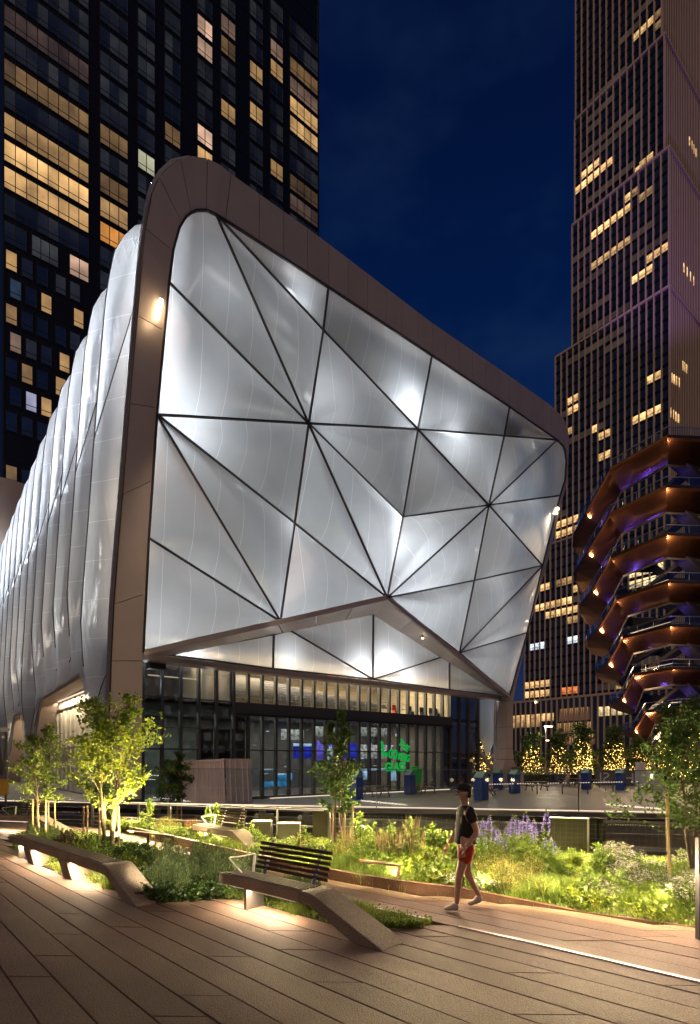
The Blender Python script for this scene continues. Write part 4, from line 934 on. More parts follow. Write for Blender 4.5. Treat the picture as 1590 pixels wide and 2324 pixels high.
for bi, (a, b, n) in enumerate(bays):
    for r in rows:
        z0 = zref-FH*r+.38; z1 = z0+FH*.80
        if r > 3: continue
        if z0 < 10 or z0 > 160 or (bi >= 7 and z0 > ST(640, 40).z) or (bi == 8 and z0 > ST(690, 100).z): continue
        if bi == 0 and r == 3:
            window(a, a+(b-a)*.25, 2, z0, z1, None); window(a+(b-a)*.31, a+(b-a)*.62, 3, z0, z1, (.06, 'd')); window(a+(b-a)*.76, b, 2, z0, z1, (.50, 'p')); continue
        if bi == 0 and r == 2: window(a, b, n, z0, z1, None); continue
        window(a, b, n, z0, z1, lit.get((bi, r)))
    if bi in (0, 1):  # lower floors: narrow paired windows
        for r in range(4, 17):
            z0 = zref-FH*r+.5; z1 = z0+FH*.72; L = b-a; k = 0; x = a+.2+(.5 if r % 2 else 0)
            while x < b-1.3:
                ch = random.random(); lv = None
                if (r, k) in {(5, 2): 1, (6, 6): 1, (6, 7): 1}: lv = (.5, 'w')
                elif ch < .15: lv = (.50, 'w')
                elif ch < .27: lv = (.24, 'p')
                elif ch < .31: lv = (.10, 'b')
                elif ch < .34: lv = (.55, 'v')
                if ch < .93: window(x, x+1.35, 1, z0, z1, lv, singles=False)
                x += 1.9+(.45 if k % 3 == 2 else 0); k += 1
me = rest.mesh('pane', restm); o = link('pane', me, tower); o['kind'] = 'stuff'
for r in range(-30, 18):
    z = zref-FH*r+.30
    m_ = MB(); m_.box(tl, trr, -.06, 0, z-.03, z+.03); m_.build('floor_band', M['dark'], tower, fix=False)
for x in (tl+.05, trr-.05): m_ = MB(); m_.box(x-.12, x+.12, -.2, 0, -5, 190); m_.build('corner_trim', M['dark'], tower)
# ================================================================== FINNED TOWER (right)
YC = 185.0; C0 = Vector((kx(1521)*YC, YC, ZP)); AV = AU
fin_t = tag(empty('finned_tower', C0, AU), 'tall tower with slender pale stone fins and lit windows behind the copper stair structure', 'building')
c_l = Vector((-(C0.x*UX+C0.y*UY), -(C0.x*VX+C0.y*VY), H-ZP))  # camera in tower coordinates (origin C0)
def TR(px, py, s=0.0):
    d = Vector((kx(px), 1.0, -(py-HY)/F)); D = Vector((d.x*UX+d.y*UY, d.x*VX+d.y*VY, d.z)); t = (s-c_l.x)/D.x; return c_l+D*t
def TRf(px, py, w=0.0):
    d = Vector((kx(px), 1.0, -(py-HY)/F)); D = Vector((d.x*UX+d.y*UY, d.x*VX+d.y*VY, d.z)); t = (w-c_l.y)/D.y; return c_l+D*t
pit = 2.36
def zc(px, py): return TR(px, py).z
z1_, z2_, z3_, z0_, zp_ = zc(1521, 648), TR(1527, 326, 1.0).z, TR(1550, 41, 4).z, TR(1248, 1239).z, TR(1375, 1580).z
# tiers: (s0, w0 corner offset, w_end, z0, z1)
tiers = [(-1.2, -1.2, TR(1192, 1400, -1.2).y, zp_, z0_), (0, 0, TR(1262, 900).y, z0_, z1_), (1.0, .6, TR(1300, 500, 1.0).y, z1_, z2_), (3.4, 3.0, TR(1306, 200, 3.4).y, z2_, z3_), (4.8, 4.4, TR(1308, 20, 4.8).y, z3_, 330)]
print('tiers', [(round(a, 1) for a in t) and [round(x, 1) for x in t] for t in tiers])
M['dkglass'] = emit('tower_dark_glass', (.35, .36, .42), .010, .5, .05, .10)
M['dim'] = emit('tower_dim_window', (.9, .62, .45), .05, .5, .1, .1)
FLH = 3.9
for ti, (s0_, w0_, w1_, za, zb_) in enumerate(tiers):
    m_ = MB(); m_.box(s0_+.25, s0_+44, w0_+.25, w1_, za-3 if ti else -5, zb_); m_.build('tower_core', M['dkglass'], fin_t)
    if ti == 0: m_ = MB(); m_.box(s0_+.3, s0_+44, w0_+.3, w1_-.3, -5, zp_); m_.build('tower_core', M['dkglass'], fin_t)
    n = int((w1_-w0_)/pit)
    for k in range(n+1):
        w = w0_+k*(w1_-w0_)/n
        m_ = MB(); m_.box(s0_-.42, s0_+.26, w-.2, w+.2, za, zb_); m_.build('stone_fin', M['stone'], fin_t, fix=False)
    for k in range(1, 30 if ti else 8):
        s = s0_+k*1.5
        m_ = MB(); m_.box(s-.16, s+.16, w0_+.02, w0_+.26, za, zb_); m_.build('stone_fin', M['stone'], fin_t, fix=False)
    m_ = MB(); m_.box(s0_-.4, s0_+.3, w0_-.4, w1_+.1, zb_-.35, zb_+.35); m_.box(s0_+.3, s0_+44, w0_-.4, w0_+.3, zb_-.35, zb_+.35); m_.build('cornice', M['stone'], fin_t)
    z = za+1
    m_ = MB()
    while z < zb_-1:
        m_.box(s0_+.05, s0_+.22, w0_+.2, w1_-.2, z, z+.9); z += FLH
    o = m_.build('spandrel', M['towerwall'], fin_t, fix=False); o['kind'] = 'stuff'
# dim window strips (joined, past counting)
random.seed(4)
dm = MB()
for ti, (s0_, w0_, w1_, za, zb_) in enumerate(tiers):
    z = za+1; n = int((w1_-w0_)/pit)
    while z < zb_-FLH:
        if random.random() < .42:
            a = random.randint(0, n-2); b = min(n, a+random.randint(2, 9))
            for k in range(a, b):
                wq = w0_+k*(w1_-w0_)/n; dm.box(s0_+.18, s0_+.235, wq+.2, wq+(w1_-w0_)/n-.2, z+1.05, z+FLH-.5)
        z += FLH
o = dm.build('dim_window', M['dim'], fin_t, fix=False); o['kind'] = 'stuff'
LM = {}
def lm(lv, hue='w'):
    k = (round(lv, 1), hue)
    if k not in LM:
        c = {'w': (1, .60, .24), 'o': (1, .28, .08), 'b': (.75, .85, 1), 'y': (1, .75, .38)}[hue]; LM[k] = emit('lit_'+hue+str(int(lv*10)), c, lv*1.5, .6, .9, .1)
    return LM[k]
def tier_of(z):
    for i, t in enumerate(tiers):
        if t[3] <= z <= t[4]: return i
    return 0
litcells = set()
def litrow(x0, y0, x1, y1, lv, hue='w', rows_=1):
    n = max(1, int(abs(x1-x0)/7))
    for q in range(n+1):
        px, py = x0+(x1-x0)*q/n, y0+(y1-y0)*q/n
        ti = tier_of(TR(px, py).z); s0_, w0_, w1_, za, zb_ = tiers[ti]; p = TR(px, py, s0_)
        nn = int((w1_-w0_)/pit); st = (w1_-w0_)/nn; k = int((p.y-w0_)/st); f = math.floor((p.z-za-1)/FLH)
        for rr_ in range(rows_):
            key = (ti, k, f-rr_)
            if key in litcells or k < 0 or k >= nn: continue
            litcells.add(key); z = za+1+(f-rr_)*FLH; m_ = MB(); m_.box(s0_+.12, s0_+.245, w0_+k*st+.22, w0_+(k+1)*st-.22, z+1.0, z+FLH-.25)
            w_ = m_.build('window', lm(lv*random.uniform(.6, 1.15), hue), fin_t, fix=False)
            f_ = MB(); f_.box(s0_+.06, s0_+.12, w0_+k*st+.2, w0_+(k+1)*st-.2, z+1.75, z+1.85); f_.box(s0_+.06, s0_+.12, w0_+(k+.5)*st-.04, w0_+(k+.5)*st+.04, z+1.0, z+1.75); f_.build('frame', M['black'], w_, fix=False)
for a in [(1447, 80, 1478, 59, .8), (1500, 36, 1549, 28, .12), (1308, 440, 1352, 405, .9), (1331, 391, 1352, 375, .8), (1359, 399, 1387, 378, .6), (1443, 383, 1472, 367, .7), (1344, 531, 1404, 484, .9), (1409, 476, 1431, 457, .6), (1437, 451, 1475, 427, .2),
          (1368, 591, 1431, 544, .45), (1344, 605, 1360, 596, .3), (1439, 627, 1470, 605, .9), (1478, 591, 1513, 569, .6), (1472, 863, 1500, 852, .9), (1441, 961, 1497, 931, .9), (1290, 917, 1305, 912, .6), (1290, 939, 1305, 934, .7), (1297, 986, 1297, 986, .5), (1349, 983, 1349, 983, .7),
          (1363, 1002, 1381, 991, .7), (1360, 1052, 1379, 1043, .6), (1470, 1079, 1494, 1068, .4), (1271, 1186, 1304, 1172, .8), (1272, 1218, 1313, 1199, .8), (1221, 1349, 1244, 1341, .9), (1215, 1381, 1254, 1366, .9), (1245, 1400, 1255, 1396, .6), (1268, 1364, 1312, 1346, .9),
          (1268, 1392, 1312, 1378, .9), (1272, 1325, 1290, 1322, .3), (1295, 1418, 1309, 1415, .5), (1292, 1449, 1309, 1447, .8, 'b'), (1206, 1472, 1232, 1461, .8, 'b'), (1435, 1303, 1493, 1290, 1.0, 'y', 2), (1320, 1300, 1360, 1290, .3), (1200, 1561, 1241, 1552, .8, 'w', 2), (1204, 1592, 1249, 1584, .5, 'o'), (1277, 1583, 1310, 1577, .5, 'o'), (1400, 1560, 1470, 1550, .4)]: litrow(*a)
for (x0, y0, x1, y1, lv) in ((1567, 315, 1582, 342, .6), (1554, 602, 1576, 632, .8), (1527, 852, 1543, 863, .8), (1524, 931, 1542, 945, .8), (1552, 825, 1561, 833, .5)):
    ti = tier_of(TR(1521, y0).z); s0_, w0_ = tiers[ti][0], tiers[ti][1]
    for q in range(4):
        p = TRf(x0+(x1-x0)*q/3, y0+(y1-y0)*q/3, w0_); m_ = MB(); m_.box(p.x-.32, p.x+.32, w0_+.02, w0_+.22, p.z-2.2, p.z+.9); m_.build('window', lm(lv, 'w'), fin_t, fix=False)
# podium
wp = TR(1130, 1640, -4).y; m_ = MB(); m_.box(-4, 40, -3, wp, -4, zp_+.2); m_.build('podium', M['dkglass'], fin_t)
m_ = MB(); m_.box(-4.5, -3.8, -3, wp, zp_-.1, zp_+.7); m_.build('cornice', M['stone'], fin_t)
n = 30
for k in range(n+1):
    w = -3+(wp+3)*k/n; m_ = MB(); m_.box(-4.45, -4.0, w-.28, w+.28, -3, zp_-.1); m_.build('podium_fin', M['stone'], fin_t, fix=False)
def prow(x0, x1, py, h, lv, hue):
    a, b = TR(x0, py, -4.1), TR(x1, py, -4.1); n = max(1, int(abs(a.y-b.y)/1.6)); zz = TR((x0+x1)/2, py, -4.1).z
    for q in range(n):
        y0_, y1_ = b.y+(a.y-b.y)*q/n+.1, b.y+(a.y-b.y)*(q+1)/n-.1; m_ = MB(); m_.box(-4.12, -4.02, y0_, y1_, zz-h/2, zz+h/2); m_.build('window', lm(lv*random.uniform(.4, 1.1), hue), fin_t, fix=False)
prow(1165, 1258, 1630, 3.0, .7, 'w'); prow(1165, 1230, 1645, 2.2, .35, 'w'); prow(1358, 1435, 1613, 3.4, .8, 'y'); prow(1400, 1480, 1588, 2.6, .4, 'y')
# curved gold lit fin screens on the podium
M['goldwall'] = emit('lit_gold_wall', (1.0, .60, .22), .55, .35, .3)
for j, (x0, x1, ya, yb) in enumerate(((1274, 1338, 1607, 1634), (1267, 1345, 1640, 1662), (1258, 1350, 1668, 1690))):
    a, b = TR(x0, (ya+yb)/2, -4.3), TR(x1, (ya+yb)/2, -4.3); za_, zb2 = TR((x0+x1)/2, yb, -4.3).z, TR((x0+x1)/2, ya, -4.3).z
    m_ = MB(); m_.box(-4.3, -4.2, b.y, a.y, za_, zb2); m_.build('lit_screen', M['goldwall'], fin_t)
    for k in range(16):
        y = b.y+(a.y-b.y)*k/15
        m_ = MB(); m_.hexa([(-4.9, y-.1, za_-.4*(j < 2)), (-4.3, y-.1, za_), (-4.3, y+.5, za_), (-4.9, y+.5, za_-.4), (-4.9, y-.1, zb2), (-4.3, y-.1, zb2), (-4.3, y+.16, zb2), (-4.9, y+.16, zb2)]); m_.build('screen_fin', M['stone'], fin_t, fix=False)
p_ = TR(1216, 1594, -4.6); m_ = MB(); m_.sphere((p_.x, p_.y, p_.z), .35, 8, 6); m_.build('roof_lamp', M['warm'], fin_t)
lamp('violet_wash', 'SPOT', L2W((0, 0, 0)) if False else Vector((C0.x-40, C0.y-70, 90)), 160000, (.45, .25, 1.0), 2, aim=Vector((C0.x+8, C0.y+10, 195)), spot=34)  # violet spot added to tint the tower, no such lamp stands there
lamp('tower_wash', 'SUN', (0, 0, 50), .18, (1, .72, .5), .2, aim=(60, 60, 40)) if False else None
# ================================================================== COPPER STAIR STRUCTURE
VC = Vector((61.4, 85.0, 0)); vs_ = tag(empty('stair_sculpture', VC+Vector((0, 0, ZP))), 'honeycomb of copper clad stair flights and landings with glass balustrades at the right', 'sculpture')
ivs = Matrix.Translation(-(VC+Vector((0, 0, ZP))))
rings = [((1516, 983), (1384, 1066), (1303, 1209)), ((1513, 1098), (1384, 1166), (1307, 1290)), ((1515, 1209), (1388, 1262), (1318, 1368)), ((1518, 1313), (1400, 1360), (1332, 1447)),
         ((1523, 1412), (1413, 1449), (1354, 1518)), ((1528, 1509), (1439, 1534), (1385, 1592)), ((1548, 1600), (1466, 1616), (1414, 1658)), ((1590, 1672), (1500, 1672), (1450, 1708))]
def circ(px, R, near=True):
    k = kx(px); a = 1+k*k; b = -2*(k*VC.x+VC.y); c = VC.x**2+VC.y**2-R*R; D = b*b-4*a*c
    if D < 0: Y = -b/(2*a)
    else: Y = (-b-math.sqrt(D))/(2*a) if near else (-b+math.sqrt(D))/(2*a)
    return Y
def polar(R, a, z): return Vector((VC.x+R*math.cos(a), VC.y+R*math.sin(a), z))
def sweep_seg(name, p, q, r0, r1, prof_, mt, close=True):
    # p,q: outer top points, r0,r1 inward unit vectors
    vs = []; n = len(prof_)
    for P_, r_ in ((p, r0), (q, r1)):
        vs += [P_+r_*a+Vector((0, 0, b)) for a, b in prof_]
    fs = [(i, (i+1) % n, n+(i+1) % n, n+i) for i in range(n)]+[tuple(reversed(range(n))), tuple(range(n, 2*n))]
    m_ = MB(); m_.add(vs, fs); o = m_.build(name, mt, vs_); o.matrix_parent_inverse = ivs; return o
PRF = [(0, 0), (-.05, -.38), (.3, -.60), (4.0, -1.95), (4.0, 0)]
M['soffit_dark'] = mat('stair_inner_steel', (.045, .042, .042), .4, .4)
for ri, (pk, kn, tp) in enumerate(rings):
    # tangent radius from the tip column
    k = kx(tp[0]); dist = abs(k*VC.y-VC.x)/math.sqrt(1+k*k); R = dist+.02
    Yp, Yk, Yt = circ(pk[0], R), circ(kn[0], R), circ(tp[0], R)
    P_ = [ATP(pk[0], pk[1], Yp), ATP(kn[0], kn[1], Yk), ATP(tp[0], tp[1], Yt)]
    zU = (P_[0].z+P_[1].z)/2 if ri < 7 else P_[0].z; zL = P_[2].z
    aP, aK, aT = [math.atan2(p.y-VC.y, p.x-VC.x) % (2*math.pi) for p in P_]
    dK, dT = aP-aK, aP-aT
    pT = ATP(tp[0], tp[1], Yt); Yf = circ(tp[0]+27, R); pF = AT(tp[0]+27, Yf); pK = AT(kn[0], Yk); pP = AT(pk[0], Yp)
    ax = pP.x+16*(R/26); ay = pT.y+2.5; CTR = Vector((ax, ay, 0)); fx = ax-pP.x
    quarter = [((pT.x, pT.y), zL), ((pF.x, pF.y), zL), ((pK.x, pK.y), zU), ((pP.x, pP.y), zU), ((pP.x+fx*.42, pP.y+.4), zU), ((pP.x+fx*.78, pP.y+.4), zL)]
    Wf = [Vector((x, y, z)) for (x, y), z in quarter]
    mx_ = lambda v: Vector((2*ax-v.x, v.y, v.z)); my_ = lambda v: Vector((v.x+(2*ay-2*v.y)*(k-.03), 2*ay-v.y, v.z))
    W_ = Wf+[mx_(v) for v in reversed(Wf)]+[my_(mx_(v)) for v in Wf]+[my_(v) for v in reversed(Wf)]
    kinds = ['landing' if abs(W_[i].z-W_[(i+1) % len(W_)].z) < .2 else 'stair_flight' for i in range(len(W_))]
    n = len(W_); 
    for i in range(n):
        p, q = W_[i], W_[(i+1) % n]; r0 = (CTR-p); r0.z = 0; r0.normalize(); r1 = (CTR-q); r1.z = 0; r1.normalize()
        front = (p.y+q.y)/2 < VC.y+12
        sweep_seg(kinds[i], p, q, r0, r1, PRF, M['cop'] if True else M['soffit_dark'])
        sweep_seg('deck', p+Vector((0, 0, .02)), q+Vector((0, 0, .02)), r0, r1, [(0.05, 0), (.05, .06), (3.95, .06), (3.95, 0)], M['tread'])
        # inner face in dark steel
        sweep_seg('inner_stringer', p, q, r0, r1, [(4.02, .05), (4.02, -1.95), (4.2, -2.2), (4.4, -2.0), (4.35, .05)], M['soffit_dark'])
        for rr0, nm in ((.08, 'balustrade'), (3.95, 'balustrade')):
            a_, b_ = p+r0*rr0, q+r1*rr0; m_ = MB(); m_.bar(a_+Vector((0, 0, 1.1)), b_+Vector((0, 0, 1.1)), .09, .09)
            L = (b_-a_).length; ns = max(1, int(L/2.2))
            for s_ in range(ns+1):
                x = a_.lerp(b_, s_/ns); m_.bar(x+Vector((0, 0, .05)), x+Vector((0, 0, 1.08)), .05, .05)
            o = m_.build(nm, M['bright'] if rr0 < 1 else M['steel'], vs_, fix=False); o.matrix_parent_inverse = ivs
            if rr0 < 1 or front:
                m_ = MB(); m_.bar(a_+Vector((0, 0, .58)), b_+Vector((0, 0, .58)), .03, .9); o = m_.build('balustrade_glass', M['rail'], vs_, fix=False); o.matrix_parent_inverse = ivs
    # cross flights on the inside joining this ring to the one below (dark diagonals)
    inw = lambda v, d: v+(Vector((CTR.x-v.x, CTR.y-v.y, 0)).normalized())*d
    if ri < 7:
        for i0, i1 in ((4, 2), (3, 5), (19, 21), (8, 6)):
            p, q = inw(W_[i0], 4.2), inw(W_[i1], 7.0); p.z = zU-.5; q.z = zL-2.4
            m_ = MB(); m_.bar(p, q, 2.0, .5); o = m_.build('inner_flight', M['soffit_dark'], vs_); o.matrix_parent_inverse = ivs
    p = inw(W_[3], 1.2); p.z = zU-2.3; p.y -= .8; lamp('stair_lamp', 'POINT', p, (800, 2700, 3300, 1100, 3000, 1100, 1100, 60)[ri], (1, .64, .38), .45)
    p = inw(W_[1], 1.0); p.z = (zU+zL)/2-2.6; lamp('stair_lamp', 'POINT', p, 1000, (1, .64, .36), .45)
    if 0 < ri < 7:
        p = inw(W_[3], 8.5); p.z = zU-.8; lamp('violet_lamp', 'POINT', p, 80, (.16, .08, 1.0), .3)
        p = inw(W_[1], 5.0); p.z = zL+.6; lamp('violet_lamp', 'POINT', p, 300, (.06, .05, 1.0), .2)
        p, q = inw(W_[2], 3.0), inw(W_[3], 3.0); m_ = MB(); m_.bar(p+Vector((0, 0, .95)), q+Vector((0, 0, .95)), .05, .05); o = m_.build('light_strip', M['led'], vs_); o.matrix_parent_inverse = ivs
# core supports reaching the plaza
for a_ in (0, 1.26, 2.5, 3.77, 5.0):
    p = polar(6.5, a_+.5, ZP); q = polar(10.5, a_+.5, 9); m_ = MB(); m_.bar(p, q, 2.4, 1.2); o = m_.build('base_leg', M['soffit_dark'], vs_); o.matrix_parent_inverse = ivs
# ================================================================== PLAZA OBJECTS
def obj_at(name, px, Y, rz, label, cat, group=None, z=ZP):
    p = AT(px, Y, z); return tag(empty(name, p, rz), label, cat, group)
# shipping container
cA = AT(512, 29.6, ZP); r = tag(empty('shipping_container', cA, 0), 'pale pinkish grey shipping container with corrugated side standing before the glazing', 'container')
d1 = Vector((-2.615, 1.3, 0)).normalized(); d2 = Vector((d1.y, -d1.x, 0)); r.rotation_euler = (0, math.radians(-2.6), math.atan2(d2.y, d2.x)-0)
# local: x along door face (d2), y along the long side (d1)
r.rotation_euler = (math.radians(-2.6), 0, math.atan2(d2.y, d2.x))
m_ = MB(); m_.box(.05, 2.39, .05, 2.95, .15, 2.54); m_.build('body', M['cont'], r)
for x, y in ((0, 0), (2.32, 0), (0, 2.9), (2.32, 2.9)): m_ = MB(); m_.box(x, x+.12, y, y+.12, .0, 2.6); m_.build('corner_post', M['cont'], r)
for y in (0.0, 2.92): m_ = MB(); m_.box(.12, 2.32, y, y+.08, 2.48, 2.59); m_.box(.12, 2.32, y, y+.08, .0, .14); m_.build('end_rail', M['cont'], r)
m_ = MB(); m_.box(0, .08, .12, 2.9, 2.47, 2.59); m_.box(0, .08, .12, 2.9, 0, .15); m_.build('side_rail', M['cont'], r)
for k in range(14):
    y = .18+k*.135; m_ = MB(); m_.hexa([(.05, y, .15), (.05, y+.09, .15), (.0, y+.075, .15), (.0, y+.015, .15), (.05, y, 2.47), (.05, y+.09, 2.47), (.0, y+.075, 2.47), (.0, y+.015, 2.47)]); m_.build('corrugation', M['cont'], r)
m_ = MB(); m_.box(-.03, .05, 2.2, 2.8, .2, 2.2); m_.build('side_door', M['cont'], r); m_ = MB(); m_.box(-.07, -.03, 2.3, 2.42, 1.4, 1.7); m_.build('lock_plate', M['black'], r)
for x in (.14, 1.24): m_ = MB(); m_.box(x, x+1.06, -.03, .05, .16, 2.46); m_.build('door', M['cont'], r)
for x in (.42, .88, 1.5, 1.98):
    m_ = MB(); m_.tube([(x, -.07, .12), (x, -.07, 2.5)], .022, 6); m_.build('lock_rod', M['white'], r)
    m_ = MB(); m_.bar((x-.02, -.09, 1.02), (x+.22, -.09, 1.02), .02, .05); m_.build('door_handle', M['cont'], r)
for z in (.75, 1.6): m_ = MB(); m_.box(.16, 2.28, -.045, -.03, z, z+.08); m_.build('door_rib', M['cont'], r)
def flat_text(body, size, M4, mtl, parent, name='lettering', vertical=False, mirror=False, bold=0.0, extr=.004):
    c = bpy.data.curves.new(name, 'FONT'); c.body = '\n'.join(body) if vertical else body; c.size = size; c.extrude = extr; c.offset = bold; c.align_x = 'CENTER'; c.space_line = .85
    o = bpy.data.objects.new(name, c); col.objects.link(o); bpy.context.view_layer.update()
    me = bpy.data.meshes.new_from_object(o.evaluated_get(bpy.context.evaluated_depsgraph_get())); bpy.data.objects.remove(o)
    me.materials.clear(); me.materials.append(M[mtl])
    if mirror:
        for v in me.vertices: v.co.x = -v.co.x
    me.transform(M4); return link(name, me, parent)
RX = Matrix.Rotation(math.radians(90), 4, 'X'); 
flat_text('OCS20 1637', .24, Matrix.Translation((.07, -.012, 2.36)) @ RX, 'black', r, vertical=True, bold=.008)
# bins
def bin_(px, base, label, w=.60, rot=.65):
    Y = F*(H-ZP)/(base-HY); h = 1.42; r = obj_at('litter_bin', px, Y, rot, label, 'bin', 'tall blue bins on the plaza')
    m_ = MB(); m_.box(-w/2, w/2, -w/2, w/2, .03, h); m_.build('body', M['bin'], r, bevel=.012)
    for s_ in (-1, 1): m_ = MB(); m_.hexa([(s_*w/2*1.06, -w/2*1.06, h), (0, -w/2*1.06, h+.34), (0, w/2*1.06, h+.34), (s_*w/2*1.06, w/2*1.06, h), (s_*w/2*1.06, -w/2*1.06, h+.03), (0, -w/2*1.06, h+.38), (0, w/2*1.06, h+.38), (s_*w/2*1.06, w/2*1.06, h+.03)]); m_.build('lid', M['binroof'], r)
    m_ = MB(); m_.extr([(-w/2, -w/2+.02, h), (w/2, -w/2+.02, h), (0, -w/2+.02, h+.30)], (0, w-.04, 0)); m_.build('gable', M['binroof'], r)
    m_ = MB(); m_.box(w/2-.02, w/2+.012, -.2, .2, h-.32, h-.10); m_.build('slot', M['black'], r)
for a in ((1093, 1818, 'blue bin nearest the walking person, largest of the row', .64), (1131, 1794, 'blue bin half hidden beside the right leg of the hall'), (1169, 1801, 'blue bin in front of the round wheel of the right leg'), (1332, 1793, 'blue bin left of the wall lettering on the far plaza'),
          (1410, 1794, 'blue bin beside the white booth'), (931, 1804, 'blue bin standing beside the green wheelie bin'), (810, 1816, 'blue bin partly behind the middle sapling')): bin_(*a)
def picnic(px, Y, rot, label, L=1.9):
    r = obj_at('picnic_table', px, Y, rot, label, 'table', 'timber picnic tables on the plaza')
    for k in range(5): m_ = MB(); m_.box(-L/2, L/2, -.37+k*.15, -.37+k*.15+.135, .70, .745); m_.build('top_plank', M['timber'], r)
    for s_ in (-1, 1):
        for k in range(2): m_ = MB(); m_.box(-L/2, L/2, s_*.72-.13+k*.135, s_*.72-.01+k*.135, .42, .455); m_.build('seat_plank', M['timber'], r)
    for x in (-L/2+.3, L/2-.3):
        for s_ in (-1, 1): m_ = MB(); m_.bar((x, s_*.22, .70), (x, s_*.62, 0), .09, .05, up=(1, 0, 0)); m_.build('leg', M['timber'], r)
        m_ = MB(); m_.bar((x, -.8, .39), (x, .8, .39), .05, .09); m_.build('cross_beam', M['timber'], r)
for a in ((1103, 38.5, 1.2, 'timber picnic table behind the nearest blue bin'), (1219, 44.5, .15, 'timber picnic table right of the round wheel'), (1300, 52, .2, 'far timber picnic table with two people sitting at it'), (962, 41, .6, 'timber picnic table beside the green wheelie bin'), (856, 37.5, .5, 'timber picnic table right of the middle sapling'), (1338, 49, .1, 'timber picnic table behind the blue bin left of the wall lettering')): picnic(*a)
# white booth
r = obj_at('white_booth', 1473, 48, .0, 'white painted booth with a taller box on its left, at the edge of the plaza', 'booth')
m_ = MB(); m_.box(-.92, 1.05, -.5, .5, 0, 1.62); m_.build('body', M['white'], r); m_ = MB(); m_.box(-1.0, -.42, -.3, .3, 1.62, 2.3); m_.build('upper_box', M['white'], r); m_ = MB(); m_.box(-.04, .04, -.56, -.5, .95, 1.25); m_.build('lamp', M['warm'], r)
m_ = MB(); m_.box(-.94, 1.07, -.52, .52, 1.62, 1.67); m_.build('top', M['white'], r)
# low wall with maze like letters
a, b = AT(1352, 55, ZP), AT(1446, 53, ZP); r = tag(empty('lettered_wall', a, math.atan2(b.y-a.y, b.x-a.x)), 'low dark wall with pale mirrored outline letters left of the white booth', 'wall'); L = (b-a).length
m_ = MB(); m_.box(0, L, 0, .3, 0, 1.5); m_.build('wall', M['wallc'], r)
flat_text('IS EH', 1.5, Matrix.Translation((L*.52, -.02, .25)) @ RX, 'cont', r, mirror=False, bold=.0) if False else flat_text('HE SI', 1.45, Matrix.Translation((L*.52, -.02, .25)) @ RX, 'cont', r, mirror=True)
# street lamp, left pole
r = obj_at('street_lamp', 1239, 60, 0, 'slim street lamp with a bright flat head in front of the fairy lit trees', 'street lamp')
m_ = MB(); m_.tube([(0, 0, 0), (0, 0, 6.2)], [.08, .05], 8); m_.build('pole', M['steel'], r); m_ = MB(); m_.box(-.15, .75, -.14, .14, 6.2, 6.28); m_.build('lamp_arm', M['steel'], r); m_ = MB(); m_.box(-.1, .72, -.12, .12, 6.12, 6.19); m_.build('lamp_head', M['warm'], r)
m_ = MB(); m_.box(.03, .35, -.1, .1, 4.6, 4.66); m_.build('lamp_head', M['warm'], r)
lamp('street_light', 'POINT', AT(1242, 59.5, 5.5), 500, (1, .78, .52), .2)
p = G(13, 1853); r = tag(empty('camera_pole', p, 0), 'thin grey pole with small cameras at the far left edge', 'pole')
m_ = MB(); m_.tube([(0, 0, 0), (0, 0, 3.55-.35)], .035, 8); m_.build('pole', M['steel'], r); m_ = MB(); m_.box(-.16, .12, -.06, .06, 3.05, 3.2); m_.sphere((-.08, 0, 2.85), .07); m_.build('camera_housing', M['white'], r)
p = AT(6, 19.5, .78); r = tag(empty('yellow_box', p, .2), 'yellow box fixed on the railing at the far left edge', 'box'); m_ = MB(); m_.box(-.17, .17, -.1, .1, 0, .52); m_.build('body', M['yellow'], r, bevel=.02); m_ = MB(); m_.box(-.18, .18, -.11, .11, .52, .56); m_.build('lid', M['yellow'], r)
